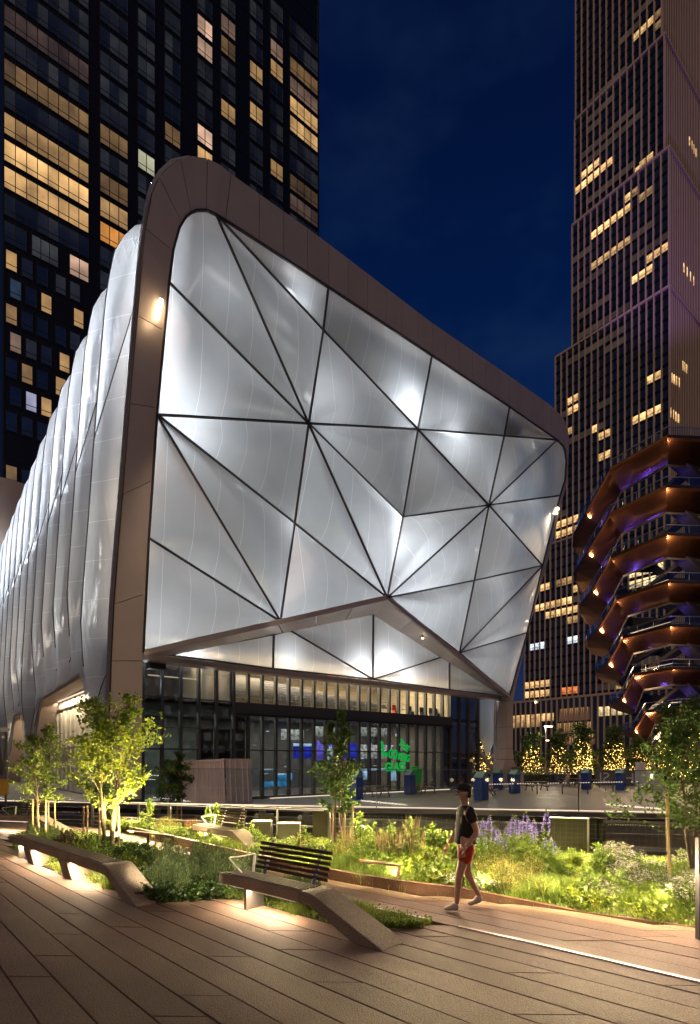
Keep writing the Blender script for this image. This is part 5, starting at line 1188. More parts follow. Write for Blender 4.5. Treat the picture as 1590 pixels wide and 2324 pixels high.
# ================================================================== BENCHES
def bench(name, foot, dvec, L, label, ramp=1.12, w=.42, h=.44, back=None, legs=(), slim=(), arm=None, lampw=14):
    d = Vector((dvec[0], dvec[1], 0)).normalized(); ang = math.atan2(d.y, d.x); foot = Vector((foot[0], foot[1], 0))
    r = tag(empty(name, foot, ang), label, 'bench', 'concrete and timber benches that peel up from the paving')
    def prof2(pts, y0, y1, nm, mt='conc', bev=.012):
        m_ = MB(); m_.extr([(x, -y0, z) for x, z in pts], (0, -(y1-y0), 0)); return m_.build(nm, M[mt], r, bevel=bev)
    prof2([(-.05, -.03), (0, .005), (ramp-.12, h-.035), (ramp-.05, h-.008), (ramp+.03, h), (ramp+.16, h), (ramp+.16, h-.15), (ramp, h-.155), (ramp-.08, h-.18), (.36, -.03)], 0, w, 'ramp')
    prof2([(ramp+.163, h-.15), (ramp+.163, h-.004), (L, h-.004), (L, h-.15)], 0, .055, 'front_beam', 'conc')
    prof2([(ramp+.163, h-.15), (ramp+.163, h-.02), (L, h-.02), (L, h-.15)], w-.05, w, 'rear_beam', 'conc')
    prof2([(ramp+.163, h-.15), (ramp+.163, h-.07), (L-.01, h-.07), (L-.01, h-.15)], .06, w-.055, 'under_tray', 'rust', 0)
    prof2([(L-.05, h-.065), (L-.05, h-.02), (L-.005, h-.02), (L-.005, h-.065)], .06, w-.055, 'end_cap', 'conc', 0)
    n = 6; sw = (w-.115)/n
    for k in range(n): prof2([(ramp+.17, h-.066), (ramp+.17, h+.002), (L-.055, h+.002), (L-.055, h-.066)], .06+k*sw+.006, .06+(k+1)*sw-.006, 'slat', 'slat', .004)
    for x in legs: prof2([(x, -.03), (x+.30, h-.155), (x+.72, h-.155), (x+.42, 0), (x+.36, -.03)], .01, w-.01, 'leg')
    for x in slim: prof2([(x, 0), (x, h-.152), (x+.05, h-.152), (x+.05, 0)], .03, w-.08, 'leg', 'bright', .003)
    if back:
        x0, x1 = back; yb = w-.02
        for k in range(6):
            z = h+.07+k*.066; y = yb+(z-h)*.28; m_ = MB(); m_.bar((x0, -y, z), (x1, -y, z), .022, .046, up=(0, .27, 1)); m_.build('back_slat', M['slat'], r, bevel=.004)
        for x in (x0+.22, x1-.22): m_ = MB(); m_.bar((x, -yb+.02, h-.02), (x, -(yb+.47*.28)-.025, h+.46), .05, .012, up=(0, 1, 0)); m_.build('back_post', M['bright'], r)
        if arm:
            xa = arm
            m_ = MB(); m_.bar((xa+.18, -.10, h+.20), (xa, -(yb+.03), h+.24), .04, .014); m_.build('armrest', M['bright'], r)
            m_ = MB(); m_.bar((xa, -(yb+.02), h+.235), (xa-.05, -(yb-.05), h), .035, .012); m_.bar((xa+.18, -.10, h+.195), (xa+.02, -.2, h), .035, .012); m_.build('arm_bracket', M['bright'], r)
    m_ = MB(); m_.box(ramp+.3, L-.15, -.10, -.07, h-.175, h-.152); m_.build('light_strip', M['led'], r)
    xm = (ramp+.2+L)/2; o = lamp('bench_light', 'AREA', (xm, -.09, h-.19), lampw*2.1*(L-ramp), (1, .72, .46), L-ramp-.5, .05, parent=r); o.rotation_euler = (math.radians(14), 0, 0)
    return r
bench('slatted_bench', (.34, 5.84), (-.751, .661), 2.94, 'nearest bench, concrete ramp and timber seat with a slatted backrest', back=(1.2, 2.62), slim=(2.36,), arm=2.66, lampw=12)
bench('long_bench', (-2.98, 7.60), (-.7275, .686), 5.75, 'long backless bench on slanted concrete legs at the left', legs=(2.35, 4.30), slim=(5.35,), ramp=1.05, lampw=13)
b3 = G(578, 1940); bench('slatted_bench', (b3.x, b3.y), (-.60, .62), 2.75, 'middle distance bench with backrest in front of the utility cabinets', ramp=.95, w=.40, h=.42, back=(1.05, 2.2), slim=(2.2,), arm=2.3, lampw=12)
b4 = G(150, 1893); bench('slatted_bench', (b4.x, b4.y), (-.86, .25), 3.3, 'far bench with backrest at the left edge behind the small sapling', back=(1.2, 2.0), slim=(2.9,), arm=2.2, lampw=14)
# low steel hand bars over the planting
for pts, legs_, lb in ((((290, 1886), (396, 1899)), ((338, 1892, 1905), (394, 1899, 1916)), 'low rusty steel bar over the grass in the left planting'), (((597, 1926), (652, 1931)), ((599, 1926, 1945),), 'low rusty steel bar just behind the nearest backrest'), (((818, 1953), (910, 1966)), ((907, 1966, 1992),), 'low rusty steel bar beside the dry flower wands')):
    zt_ = .38; P = [G(a, b, zt_) for a, b in pts]; r = tag(empty('low_bar', (P[0].x, P[0].y, 0)), lb, 'steel bar', 'low steel bars along the far bed'); iv_ = Matrix.Translation(-Vector((P[0].x, P[0].y, 0)))
    m_ = MB(); m_.bar(P[0], P[1], .07, .035); o = m_.build('bar', M['rust'], r, bevel=.004); o.matrix_parent_inverse = iv_
    for px, a, b in legs_: q = G(px, a, zt_); m_ = MB(); m_.bar(q, (q.x-.05, q.y+.05, -.02), .05, .03); o = m_.build('leg', M['rust'], r); o.matrix_parent_inverse = iv_
# loose brick in the grass, small litter
p = G(765, 2096); r = MB(); r.box(-.09, .09, -.05, .05, 0, .06); o = r.build('loose_block', M['rust'], None, bevel=.006); o.location = p; o.rotation_euler = (0, 0, -.5); tag(o, 'small red brown block lying in grass beside the nearest bench ramp', 'block')
# ================================================================== PERSON
def skin_obj(name, verts, edges, radii, mt, parent, root=0, sub=2):
    me = bpy.data.meshes.new(name); bm = bmesh.new(); lay = bm.verts.layers.skin.verify(); vs = [bm.verts.new(v) for v in verts]
    for a, b in edges: bm.edges.new((vs[a], vs[b]))
    for i, v in enumerate(vs):
        rr_ = radii[i]; v[lay].radius = (rr_, rr_) if not hasattr(rr_, '__len__') else rr_; v[lay].use_root = (i == root)
    bm.to_mesh(me); bm.free(); me.materials.append(M[mt]); o = link(name, me, parent)
    s = o.modifiers.new('skin', 'SKIN'); s.use_smooth_shade = True
    u = o.modifiers.new('sub', 'SUBSURF'); u.levels = sub; u.render_levels = sub
    return o
def walker():
    r = tag(empty('person', (1.58, 7.42, 0)), 'person walking left in a black cap, black tee and red shorts before the flower bed', 'person')
    # local: -x is forward ; front leg left (near), rear leg
    V = dict(pel=(0, 0, .92), sp=(0, 0, 1.06), ch=(-.01, 0, 1.26), nk=(-.015, 0, 1.42), nk2=(-.02, 0, 1.48), hd=(-.03, 0, 1.575), hd2=(-.035, 0, 1.64),
             shl=(0, -.17, 1.36), ell=(.10, -.22, 1.09), wrl=(-.05, -.22, .90), shr=(-.01, .17, 1.36), elr=(-.06, .22, 1.09), wrr=(-.20, .20, .88),
             hl=(-.01, -.09, .86), kl=(-.12, -.10, .48), al=(-.15, -.10, .10), hr=(.01, .09, .86), kr=(.04, .10, .48), ar=(.22, .12, .14))
    names = list(V); ix_ = {n: i for i, n in enumerate(names)}
    E = [('pel', 'sp'), ('sp', 'ch'), ('ch', 'nk'), ('nk', 'nk2'), ('nk2', 'hd'), ('hd', 'hd2'), ('ch', 'shl'), ('shl', 'ell'), ('ell', 'wrl'), ('ch', 'shr'), ('shr', 'elr'), ('elr', 'wrr'), ('pel', 'hl'), ('hl', 'kl'), ('kl', 'al'), ('pel', 'hr'), ('hr', 'kr'), ('kr', 'ar')]
    R_ = dict(pel=(.14, .11), sp=(.12, .09), ch=(.14, .10), nk=.055, nk2=.052, hd=(.082, .095), hd2=(.075, .09), shl=.055, ell=.042, wrl=.028, shr=.055, elr=.042, wrr=.028, hl=.085, kl=.055, al=.036, hr=.085, kr=.055, ar=.036)
    skin_obj('body', [V[n] for n in names], [(ix_[a], ix_[b]) for a, b in E], [R_[n] for n in names], 'skin', r)
    # hands with fingers
    for s_, wr, di in ((-1, V['wrl'], Vector((-.35, 0, -.95))), (1, V['wrr'], Vector((-.45, 0, -.9)))):
        w = Vector(wr); di.normalize(); side = Vector((-di.z, 0, di.x)); hv = [tuple(w), tuple(w+di*.045), tuple(w+di*.085)]; he = [(0, 1), (1, 2)]; hr_ = [.024, (.034, .016), (.032, .014)]
        for f in range(4):
            o_ = (f-1.5)*.018; b_ = w+di*.09+side*o_; ln = (.07, .078, .074, .056)[f]; i0 = len(hv)
            hv += [tuple(b_+di*ln*.35), tuple(b_+di*ln*.7+Vector((0, -s_*.010, 0))), tuple(b_+di*ln*.95+Vector((0, -s_*.026, 0)))]; he += [(2, i0), (i0, i0+1), (i0+1, i0+2)]; hr_ += [.0095, .0088, .0075]
        i0 = len(hv); hv += [tuple(w+di*.05+side*-.04), tuple(w+di*.085+side*-.055)]; he += [(1, i0), (i0, i0+1)]; hr_ += [.011, .009]
        skin_obj('hand', hv, he, hr_, 'skin', r)
    tn = ['sp', 'ch', 'nk', 'shl', 'shr', 'pel']; T = {k: V[k] for k in tn}; T['ml'] = tuple(Vector(V['shl']).lerp(Vector(V['ell']), .6)); T['mr'] = tuple(Vector(V['shr']).lerp(Vector(V['elr']), .6)); T['hem'] = (0, 0, .90)
    k = list(T); ii = {n: i for i, n in enumerate(k)}
    skin_obj('tee_shirt', [T[n] for n in k], [(ii[a], ii[b]) for a, b in (('hem', 'pel'), ('pel', 'sp'), ('sp', 'ch'), ('ch', 'nk'), ('ch', 'shl'), ('shl', 'ml'), ('ch', 'shr'), ('shr', 'mr'))], [{'hem': (.165, .13), 'pel': (.16, .13), 'sp': (.15, .115), 'ch': (.17, .125), 'nk': (.075, .07), 'shl': .09, 'shr': .09, 'ml': .075, 'mr': .075}[n] for n in k], 'tee', r, root=ii['sp'])
    Q = {'w': (0, 0, .95), 'pel': (0, 0, .88), 'hl': (-.015, -.09, .80), 'tl': (-.065, -.10, .62), 'hr': (.015, .09, .80), 'tr': (.03, .10, .62)}; k = list(Q); ii = {n: i for i, n in enumerate(k)}
    skin_obj('shorts', [Q[n] for n in k], [(ii[a], ii[b]) for a, b in (('w', 'pel'), ('pel', 'hl'), ('hl', 'tl'), ('pel', 'hr'), ('hr', 'tr'))], [{'w': (.15, .12), 'pel': (.16, .13), 'hl': .115, 'tl': .10, 'hr': .115, 'tr': .10}[n] for n in k], 'shorts', r)
    for (a, hl_) in ((V['al'], 0), (V['ar'], .045)):
        z0 = .03+hl_*.4
        skin_obj('sneaker', [(a[0]+.035, a[1], z0+.03+hl_), (a[0]-.02, a[1], z0+.045+hl_*.5), (a[0]-.11, a[1], z0+.025), (a[0]-.18, a[1], z0+.012), (a[0], a[1], z0+.10+hl_)], [(0, 1), (1, 2), (2, 3), (1, 4)], [(.045, .045), (.048, .05), (.048, .035), (.036, .026), (.046, .05)], 'shoe', r, root=1)
    # head details
    m_ = MB(); m_.sphere((-.03, 0, 1.665), .105, 14, 10, sc=(1.05, .92, .62)); m_.hexa([(-.10, -.07, 1.655), (-.22, -.055, 1.635), (-.22, .055, 1.635), (-.10, .07, 1.655), (-.10, -.07, 1.668), (-.22, -.055, 1.646), (-.22, .055, 1.646), (-.10, .07, 1.668)]); m_.build('cap', M['tee'], r, smooth=True)
    m_ = MB(); m_.sphere((.02, 0, 1.60), .086, 12, 8, sc=(.75, .95, 1.0)); m_.build('hair', M['hair'], r, smooth=True)
    m_ = MB(); m_.extr([(-.118, -.014, 1.60), (-.150, 0, 1.572), (-.118, .014, 1.60)], (0, 0, -.035)); m_.build('nose', M['skin'], r, bevel=.004)
    for s_ in (-1, 1):
        m_ = MB(); m_.sphere((-.112, s_*.034, 1.602), .012, 8, 6); m_.build('eye', M['black'], r); m_ = MB(); m_.sphere((-.015, s_*.088, 1.585), .024, 8, 6, sc=(.8, .4, 1.2)); m_.build('ear', M['skin'], r)
    m_ = MB(); m_.box(-.121, -.108, -.024, .024, 1.532, 1.542); m_.build('mouth', M['shorts'], r)
walker()
def sitter(px, Y, rz, mt, label):
    r = obj_at('person', px, Y, rz, label, 'person')
    V = [(0, 0, .52), (0, 0, .75), (0, 0, 1.0), (0, 0, 1.12), (0, 0, 1.24), (0, -.16, .98), (-.1, -.2, .76), (-.28, -.1, .78), (0, .16, .98), (-.1, .2, .76), (-.28, .1, .78), (-.38, -.1, .5), (-.4, -.1, .1), (-.38, .1, .5), (-.4, .1, .1)]
    E = [(0, 1), (1, 2), (2, 3), (3, 4), (2, 5), (5, 6), (6, 7), (2, 8), (8, 9), (9, 10), (0, 11), (11, 12), (0, 13), (13, 14)]
    skin_obj('body', V, E, [.13, .12, .14, .05, .10, .06, .045, .03, .06, .045, .03, .07, .04, .07, .04], 'skin', r, sub=1)
    skin_obj('jacket', V[:3]+[V[5], V[6], V[8], V[9]], [(0, 1), (1, 2), (2, 3), (3, 4), (2, 5), (5, 6)], [.16, .15, .17, .08, .06, .08, .06], mt, r, sub=1)
    m_ = MB(); m_.sphere((.01, 0, 1.27), .115, 10, 8); m_.build('hair', M['hair'], r, smooth=True)
sitter(1290, 51.2, .3, 'yellow', 'person in a yellow top sitting at the far picnic table'); sitter(1316, 52.8, 2.8, 'white', 'person in a white top sitting at the far picnic table')

p = G(1592, 2133); r = tag(empty('sign_post', p, 0), 'black post cut by the right edge of the picture at the paving', 'post')
m_ = MB(); m_.box(-.04, .10, -.04, .04, 0, 1.15); m_.build('post', M['black'], r); m_ = MB(); m_.box(-.045, .55, -.03, .03, .75, 1.16); m_.build('sign_panel', M['black'], r)
# ================================================================== VEGETATION
R3 = np.random.default_rng(21)
def unit(a): return a/np.maximum(np.linalg.norm(a, axis=1, keepdims=True), 1e-9)
def leaf_arr(P, size, up=.3, aspect=.62, fold=.12, dirs=None):
    """four-cornered leaves; returns verts (4N,3)"""
    n = len(P); d = unit(R3.normal(size=(n, 3))*np.array([1, 1, .7])+np.array([0, 0, up])) if dirs is None else unit(dirs)
    q = unit(np.cross(d, R3.normal(size=(n, 3)))); nr = np.cross(d, q); s = (size*R3.uniform(.6, 1.25, n))[:, None]
    tip = P+d*s; mid = P+d*s*.48; l = mid+q*s*aspect*.5+nr*s*fold; r = mid-q*s*aspect*.5+nr*s*fold
    return np.stack([P, l, tip, r], 1).reshape(-1, 3)
def quads(V): return np.arange(len(V)).reshape(-1, 4)
def blades(P, h, lean=.35, w=.008):
    n = len(P); hh = h*R3.uniform(.5, 1.2, n); a = R3.uniform(0, 6.283, n); d = np.stack([np.cos(a), np.sin(a), np.zeros(n)], 1)*(R3.uniform(.1, 1, n)*lean)[:, None]
    b = R3.uniform(0, 6.283, n); q = np.stack([np.cos(b), np.sin(b), np.zeros(n)], 1)*w/2
    m = P+d*hh[:, None]*.35; m[:, 2] += hh*.62; t = P+d*hh[:, None]; t[:, 2] += hh*(.95-.25*lean)
    V = np.stack([P-q, P+q, m+q*.75, m-q*.75, m-q*.75, m+q*.75, t+q*.12, t-q*.12], 1).reshape(-1, 3)
    return V
def stems_mesh(segs, r0, mtl, name, parent, n=4):
    m_ = MB()
    for s in segs: m_.tube(s, [r0*(1-.6*i/(len(s)-1)) for i in range(len(s))], n, cap=False)
    return m_.build(name, mtl, parent, fix=False)
def veg(name, V, mt, parent=None, mats=None, midx=None):
    me = npmesh(name, V, quads(V), mats or M[mt], midx); return link(name, me, parent)
# ---------------- trees
def tree(name, base, height, label, group, crown=(0.35, 1.0), rad=.9, nb=34, nleaf=2600, lsize=.075, mt='leaf_y', tr=.03, stems=1, prof_fn=None, lean=(0, 0), cat='tree', up=.5):
    r = tag(empty(name, base), label, cat, group)
    pf = prof_fn or (lambda t: math.sin(math.pi*min(1, max(0, t*.86+.14)))**.7*(1-.55*t))
    m_ = MB(); tips = []; TR_ = []
    for s in range(stems):
        a = s*2.4+1; off = .05*(stems > 1); top = Vector((lean[0]+math.cos(a)*rad*.28*(stems > 1), lean[1]+math.sin(a)*rad*.28*(stems > 1), height*(1-.12*s/ max(1, stems-1) if stems > 1 else 1)))
        pts = [Vector((math.cos(a)*off, math.sin(a)*off, 0))]
        for i in range(1, 7):
            t = i/6; pts.append(pts[0].lerp(top, t)+Vector((random.uniform(-1, 1), random.uniform(-1, 1), 0))*.035*height*.35)
        pts[-1] = top; m_.tube(pts, [tr*(1-.85*i/6)+.004 for i in range(7)], 7); TR_.append(pts)
    m_.build('trunk', M['bark'], r, smooth=True, fix=False)
    bm_ = MB(); pos = []; 
    for k in range(nb):
        pts = TR_[k % stems]; t = crown[0]+(crown[1]-crown[0])*(k+random.random())/nb; f = t*6; i = min(5, int(f)); p = pts[i].lerp(pts[i+1], f-i)
        a = k*2.39996+random.random()*.6; tt = (t-crown[0])/(crown[1]-crown[0]); R_ = rad*pf(tt)*random.uniform(.42, 1.35)
        e = p+Vector((math.cos(a)*R_, math.sin(a)*R_, R_*random.uniform(.25, .95)+.05)); mid = p.lerp(e, .5)+Vector((0, 0, -R_*.06))
        bm_.tube([p, mid, e], [tr*.32, tr*.2, tr*.07], 4, cap=False)
        pos.append((p, mid, e))
        for q in range(3):
            u = random.uniform(.35, .9); b0 = p.lerp(mid, u*2) if u < .5 else mid.lerp(e, u*2-1); e2 = b0+Vector((random.uniform(-1, 1), random.uniform(-1, 1), random.uniform(-.2, .9)))*R_*.42
            bm_.tube([b0, e2], [tr*.12, tr*.04], 3, cap=False); pos.append((b0, b0.lerp(e2, .5), e2))
    bm_.build('branch', M['bark'], r, fix=False)
    per_ = max(2, nleaf//len(pos)); A = []
    for (p, mid, e) in pos:
        t = R3.uniform(.25, 1.05, per_)[:, None]; A.append(np.array(p)*(1-t)+np.array(e)*t)
    A = np.concatenate(A); A += R3.normal(size=A.shape)*rad*.045
    veg('crown', leaf_arr(A, lsize, up), mt, r)
    return r
random.seed(12)
B = lambda px, py: G(px, py)
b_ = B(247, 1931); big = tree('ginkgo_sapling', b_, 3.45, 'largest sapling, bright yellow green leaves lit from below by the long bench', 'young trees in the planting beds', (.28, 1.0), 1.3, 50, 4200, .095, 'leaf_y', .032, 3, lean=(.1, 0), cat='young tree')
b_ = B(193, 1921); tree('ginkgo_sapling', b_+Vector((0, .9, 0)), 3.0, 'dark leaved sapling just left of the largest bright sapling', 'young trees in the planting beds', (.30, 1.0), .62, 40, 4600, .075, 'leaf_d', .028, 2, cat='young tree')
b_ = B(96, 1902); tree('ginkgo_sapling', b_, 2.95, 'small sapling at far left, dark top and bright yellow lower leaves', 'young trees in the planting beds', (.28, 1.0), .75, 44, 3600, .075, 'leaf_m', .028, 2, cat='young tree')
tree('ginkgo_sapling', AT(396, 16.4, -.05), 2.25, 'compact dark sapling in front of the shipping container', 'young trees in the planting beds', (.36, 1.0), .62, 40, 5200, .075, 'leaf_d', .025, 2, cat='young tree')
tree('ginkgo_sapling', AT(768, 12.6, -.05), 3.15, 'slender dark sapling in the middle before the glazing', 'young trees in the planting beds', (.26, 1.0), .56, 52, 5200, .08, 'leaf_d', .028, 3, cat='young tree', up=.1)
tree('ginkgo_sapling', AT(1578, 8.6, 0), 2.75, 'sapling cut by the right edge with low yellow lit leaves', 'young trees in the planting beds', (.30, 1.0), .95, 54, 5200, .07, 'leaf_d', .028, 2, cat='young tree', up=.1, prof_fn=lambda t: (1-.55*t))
# timber stakes
def stake(px, py, ht, label, grp, dx=0):
    p = B(px, py); m_ = MB(); m_.tube([(0, 0, -.05), (dx, .02, ht)], .021, 8); o = m_.build('timber_stake', M['stake'], None); o.location = p; tag(o, label, 'stake', grp)
for px, py, ht, w_ in ((238, 1930, 1.0, 'second'), (271, 1934, 1.02, 'rightmost'), (258, 1927, .95, 'third'), (226, 1921, .98, 'leftmost')): stake(px, py, ht, w_+' from the left of four timber stakes around the largest bright sapling', 'stakes of the largest sapling', random.uniform(-.05, .05))
for px, py, ht, w_ in ((189, 1929, 1.0, 'left'), (198, 1930, 1.0, 'right')): stake(px, py, ht, w_+' one of two timber stakes under the dark sapling left of the bright one', 'stakes of the dark sapling')
for px, py, ht, w_ in ((74, 1899, 1.0, 'leftmost'), (104, 1904, 1.0, 'second from left'), (109, 1899, .95, 'third from left'), (124, 1894, .9, 'rightmost')): stake(px, py, ht, w_+' timber stake around the small far left sapling', 'stakes of the far left sapling')
for px, Y, ht, w_ in ((381, 16.2, .95, 'left '), (412, 16.3, .95, 'right '), (403, 16.9, .95, 'middle ')):
    m_ = MB(); m_.tube([(0, 0, -.05), (.0, 0, ht)], .023, 8); o = m_.build('timber_stake', M['stake'], None); o.location = AT(px, Y, -.05); tag(o, w_+'timber stake under the compact sapling by the container', 'stake', 'stakes of the container sapling')
for px, Y, ht, w_ in ((754, 12.4, 1.05, 'left '), (781, 12.9, 1.0, 'middle '), (799, 12.2, 1.1, 'right ')):
    m_ = MB(); m_.tube([(0, 0, -.05), (.03, 0, ht)], .023, 8); o = m_.build('timber_stake', M['stake'], None); o.location = AT(px, Y, -.05); tag(o, w_+'timber stake around the slender middle sapling', 'stake', 'stakes of the middle sapling')
m_ = MB(); m_.tube([(0, 0, -.05), (-.05, 0, 1.55)], .024, 8); o = m_.build('timber_stake', M['stake'], None); o.location = AT(1522, 8.3, 0); tag(o, 'single timber stake left of the sapling at the right edge', 'stake')
m_ = MB(); m_.tube([(-.05, 0, 1.0), (.35, .25, .95)], .01, 6); o = m_.build('tree_tie', M['black'], None); o.location = AT(1522, 8.3, 0); tag(o, 'black strap tying the right edge sapling to its stake', 'strap')
# young narrow shrubs on the rail line
for px, Y, h_ in ((340, 15.2, .95), (492, 14.6, .85), (472, 14.7, .7)):
    tree('narrow_shrub', AT(px, Y, -.05), h_, {340: 'narrow pale green shrub left of the low steel bar', 492: 'pale green shrub beside the middle distance bench', 472: 'smaller pale green shrub beside the middle distance bench'}[px], None, (.1, 1), .2, 20, 500, .07, 'leaf_m', .012, 1, cat='shrub')
# fairy lit trees across the plaza
def fairy_tree(px, Y, h_, rad, label, nb=2600, lights=220, pw=60):
    base = AT(px, Y, ZP); r = tree('fairy_lit_tree', base, h_, label, 'trees wound with fairy lights beyond the plaza', (.16, 1.0), rad, 60, nb, .34, 'leaf_d', .13, 1, prof_fn=lambda t: (1-.62*t)*(.75+.25*math.sin(t*9)))
    n = lights; t = R3.beta(1.5, 1.8, n)*.74+.08; rr_ = R3.uniform(.1, 1, n)**.6*rad*.62*(1-.6*t); a = R3.uniform(0, 6.283, n)
    cl = np.floor(a*2.1)/2.1; a = np.where(R3.random(n) < .6, cl+R3.normal(size=n)*.12, a)
    P = np.stack([rr_*np.cos(a), rr_*np.sin(a)-.12*rad, t*h_], 1); s = .033*R3.uniform(.6, 1.3, n)[:, None]
    o8 = np.array([[1, 0, 0], [0, 0, 1], [0, 1, 0], [0, 0, -1]]); o9 = np.array([[0, 1, 0], [0, 0, 1], [-1, 0, 0], [0, 0, -1]])
    V = np.concatenate([(P[:, None, :]+o8[None]*s[:, :, None]).reshape(-1, 3), (P[:, None, :]+np.array([[1, 0, 0], [0, 0, 1], [-1, 0, 0], [0, 0, -1]])[None]*s[:, :, None]).reshape(-1, 3)])
    o = veg('fairy_lights', V, 'fairy', r); o['kind'] = 'stuff'
    lamp('fairy_glow', 'POINT', base+Vector((0, -rad*.55, h_*.28)), pw, (1, .60, .14), .8); lamp('fairy_glow', 'POINT', base+Vector((rad*.3, -rad*.2, h_*.5)), pw*.6, (1, .60, .14), .5)
fairy_tree(1095, 66, 6.2, 2.4, 'fairy lit tree seen through the gap beside the right leg', 1600, 260); fairy_tree(1206, 62, 4.9, 2.5, 'fairy lit tree just right of the hall leg, left of the street lamp', pw=60)
fairy_tree(1268, 66, 5.2, 2.3, 'fairy lit tree right behind the street lamp pole', pw=60); fairy_tree(1322, 60, 5.9, 2.2, 'tallest fairy lit tree with the densest lights, between lamp and booth', lights=400, pw=120)
fairy_tree(1394, 62, 5.6, 2.5, 'fairy lit tree above the lettered wall', lights=280, pw=90); fairy_tree(1452, 66, 4.4, 2.6, 'low fairy lit tree behind the white booth', lights=280, pw=90); fairy_tree(1520, 58, 7.5, 3.2, 'large dark tree behind the right sapling with few lights', 3600, 300, 60); fairy_tree(1585, 50, 7.4, 3.0, 'tall fairy lit tree at the right edge', 3200, 420, 60)
# clipped hedge under them
Hd = tag(empty('hedge', AT(1300, 58, ZP)), 'low hedge running under the fairy lit trees', 'hedge'); n = 5200
P = np.stack([R3.uniform(-13, 15, n), R3.uniform(-.5, .5, n), R3.uniform(0, 1.15, n)], 1); veg('foliage', leaf_arr(P, .16, .5), 'leaf_d', Hd); m_ = MB(); m_.box(-13, 15, -.35, .35, 0, .95); m_.build('core', M['soil'], Hd)
# ---------------- perennials: prototypes
def proto(name, label, cat, group): return tag(empty(name, (0, 0, -50)), label, cat, group)
PR = {}
def mk_lobelia(i, h_):
    r = proto('lobelia', 'tall blue violet flower spike left of the large riveted plate', 'flower', 'tall blue flower spikes'); m_ = MB(); m_.tube([(0, 0, 0), (.02, .01, h_*.5), (.0, .02, h_)], [.006, .005, .002], 5); m_.build('stem', M['leaf_m'], r, fix=False)
    n = 90; t = R3.uniform(.05, .72, n); a = R3.uniform(0, 6.28, n); P = np.stack([.008*np.cos(a), .008*np.sin(a), t*h_], 1); d = np.stack([np.cos(a), np.sin(a), .5+0*a], 1); veg('leaf', leaf_arr(P, .085*(1.05), dirs=d, aspect=.35), 'leaf_m', r)
    n = 150; t = R3.uniform(.70, .985, n); a = R3.uniform(0, 6.28, n); rr_ = .034*(1.12-((t-.70)/.3)**2); P = np.stack([rr_*np.cos(a), rr_*np.sin(a), t*h_], 1); d = np.stack([np.cos(a), np.sin(a), -.1+0*a], 1); veg('flower', leaf_arr(P, .026, dirs=d, aspect=.8), 'blue_f', r)
    n = 26; P = np.stack([R3.normal(size=n)*.008, R3.normal(size=n)*.008, h_*R3.uniform(.96, 1.03, n)], 1); veg('bud', leaf_arr(P, .022), 'leaf_y', r); return r
def mk_grass(h_, n, mt, spread, nm='grass_tuft'):
    r = proto(nm, 'tuft of fine bright grass', 'grass tuft', 'grass tufts'); P = R3.normal(size=(n, 3))*spread*np.array([1, 1, 0]); veg('blade', blades(P, h_, .9, .009), mt, r); return r
def mk_bush(nm, h_, rad, nst, nl, ls, mt, asp=.5, up=.6, core=True):
    r = proto(nm, nm, 'plant', nm); segs = []; A = []
    for k in range(nst):
        a = R3.uniform(0, 6.28); q = R3.uniform(.05, 1)**.6*rad; e = Vector((math.cos(a)*q, math.sin(a)*q, h_*R3.uniform(.6, 1.05)*(1-.35*(q/rad)**2))); b = Vector((math.cos(a)*q*.25, math.sin(a)*q*.25, 0)); segs.append([b, b.lerp(e, .55)+Vector((0, 0, .04*h_)), e])
        t = R3.uniform(.12, 1.03, nl)[:, None]; A.append(np.array(b)*(1-t)+np.array(e)*t+R3.normal(size=(nl, 3))*rad*.05)
    stems_mesh(segs, .006, M['leaf_d'], 'stem', r, 3); veg('foliage', leaf_arr(np.concatenate(A), ls, up, asp), mt, r); return r, segs
def mk_flowers(nm, h_, rad, mt):
    r, segs = mk_bush(nm, h_, rad, 34, 20, .05, 'leaf_m'); P = []
    for s in segs:
        for q in range(7): P.append(np.array(s[-1])+R3.normal(size=3)*.045*np.array([1, 1, .4]))
    P = np.repeat(np.array(P), 4, 0); a = R3.uniform(0, 6.28, len(P)); d = np.stack([np.cos(a), np.sin(a), .5+0*a], 1); veg('flower', leaf_arr(P, .024, dirs=d, aspect=.5), mt, r); return r
def mk_wand():
    r, segs = mk_bush('wand', .62, .25, 16, 26, .075, 'leaf_m'); m_ = MB(); 
    for k in range(15):
        a = R3.uniform(0, 6.28); q = R3.uniform(0, .2); b = Vector((math.cos(a)*q, math.sin(a)*q, .35)); e = Vector((math.cos(a)*q*1.6+R3.normal()*.04, math.sin(a)*q*1.6, R3.uniform(.72, 1.0))); m_.tube([b, b.lerp(e, .6), e], [.005, .012, .003], 5)
    m_.build('flower_wand', M['wand'], r, fix=False); return r
PR['lob'] = [mk_lobelia(i, h_) for i, h_ in enumerate((1.0, .86, .74))]
PR['gr'] = [mk_grass(.34, 240, 'grass', .10), mk_grass(.26, 200, 'grass', .09), mk_grass(.42, 220, 'leaf_m', .09)]
PR['gold'] = [mk_bush('gold', .62, .26, 60, 42, .026, 'leaf_g', .4, .9)[0], mk_bush('gold', .46, .24, 50, 40, .028, 'leaf_g', .4, .9)[0]]
PR['broad'] = [mk_bush('broad', .42, .30, 26, 22, .085, 'leaf_m', .5, .3)[0], mk_bush('broad', .30, .30, 24, 20, .075, 'leaf_y', .45, .3)[0], mk_bush('broad', .7, .26, 18, 30, .085, 'leaf_m', .45, .2)[0]]
PR['ast'] = [mk_flowers('ast', .40, .28, 'white_f'), mk_flowers('ast', .52, .28, 'white_f')]
PR['wand'] = [mk_wand(), mk_wand()]
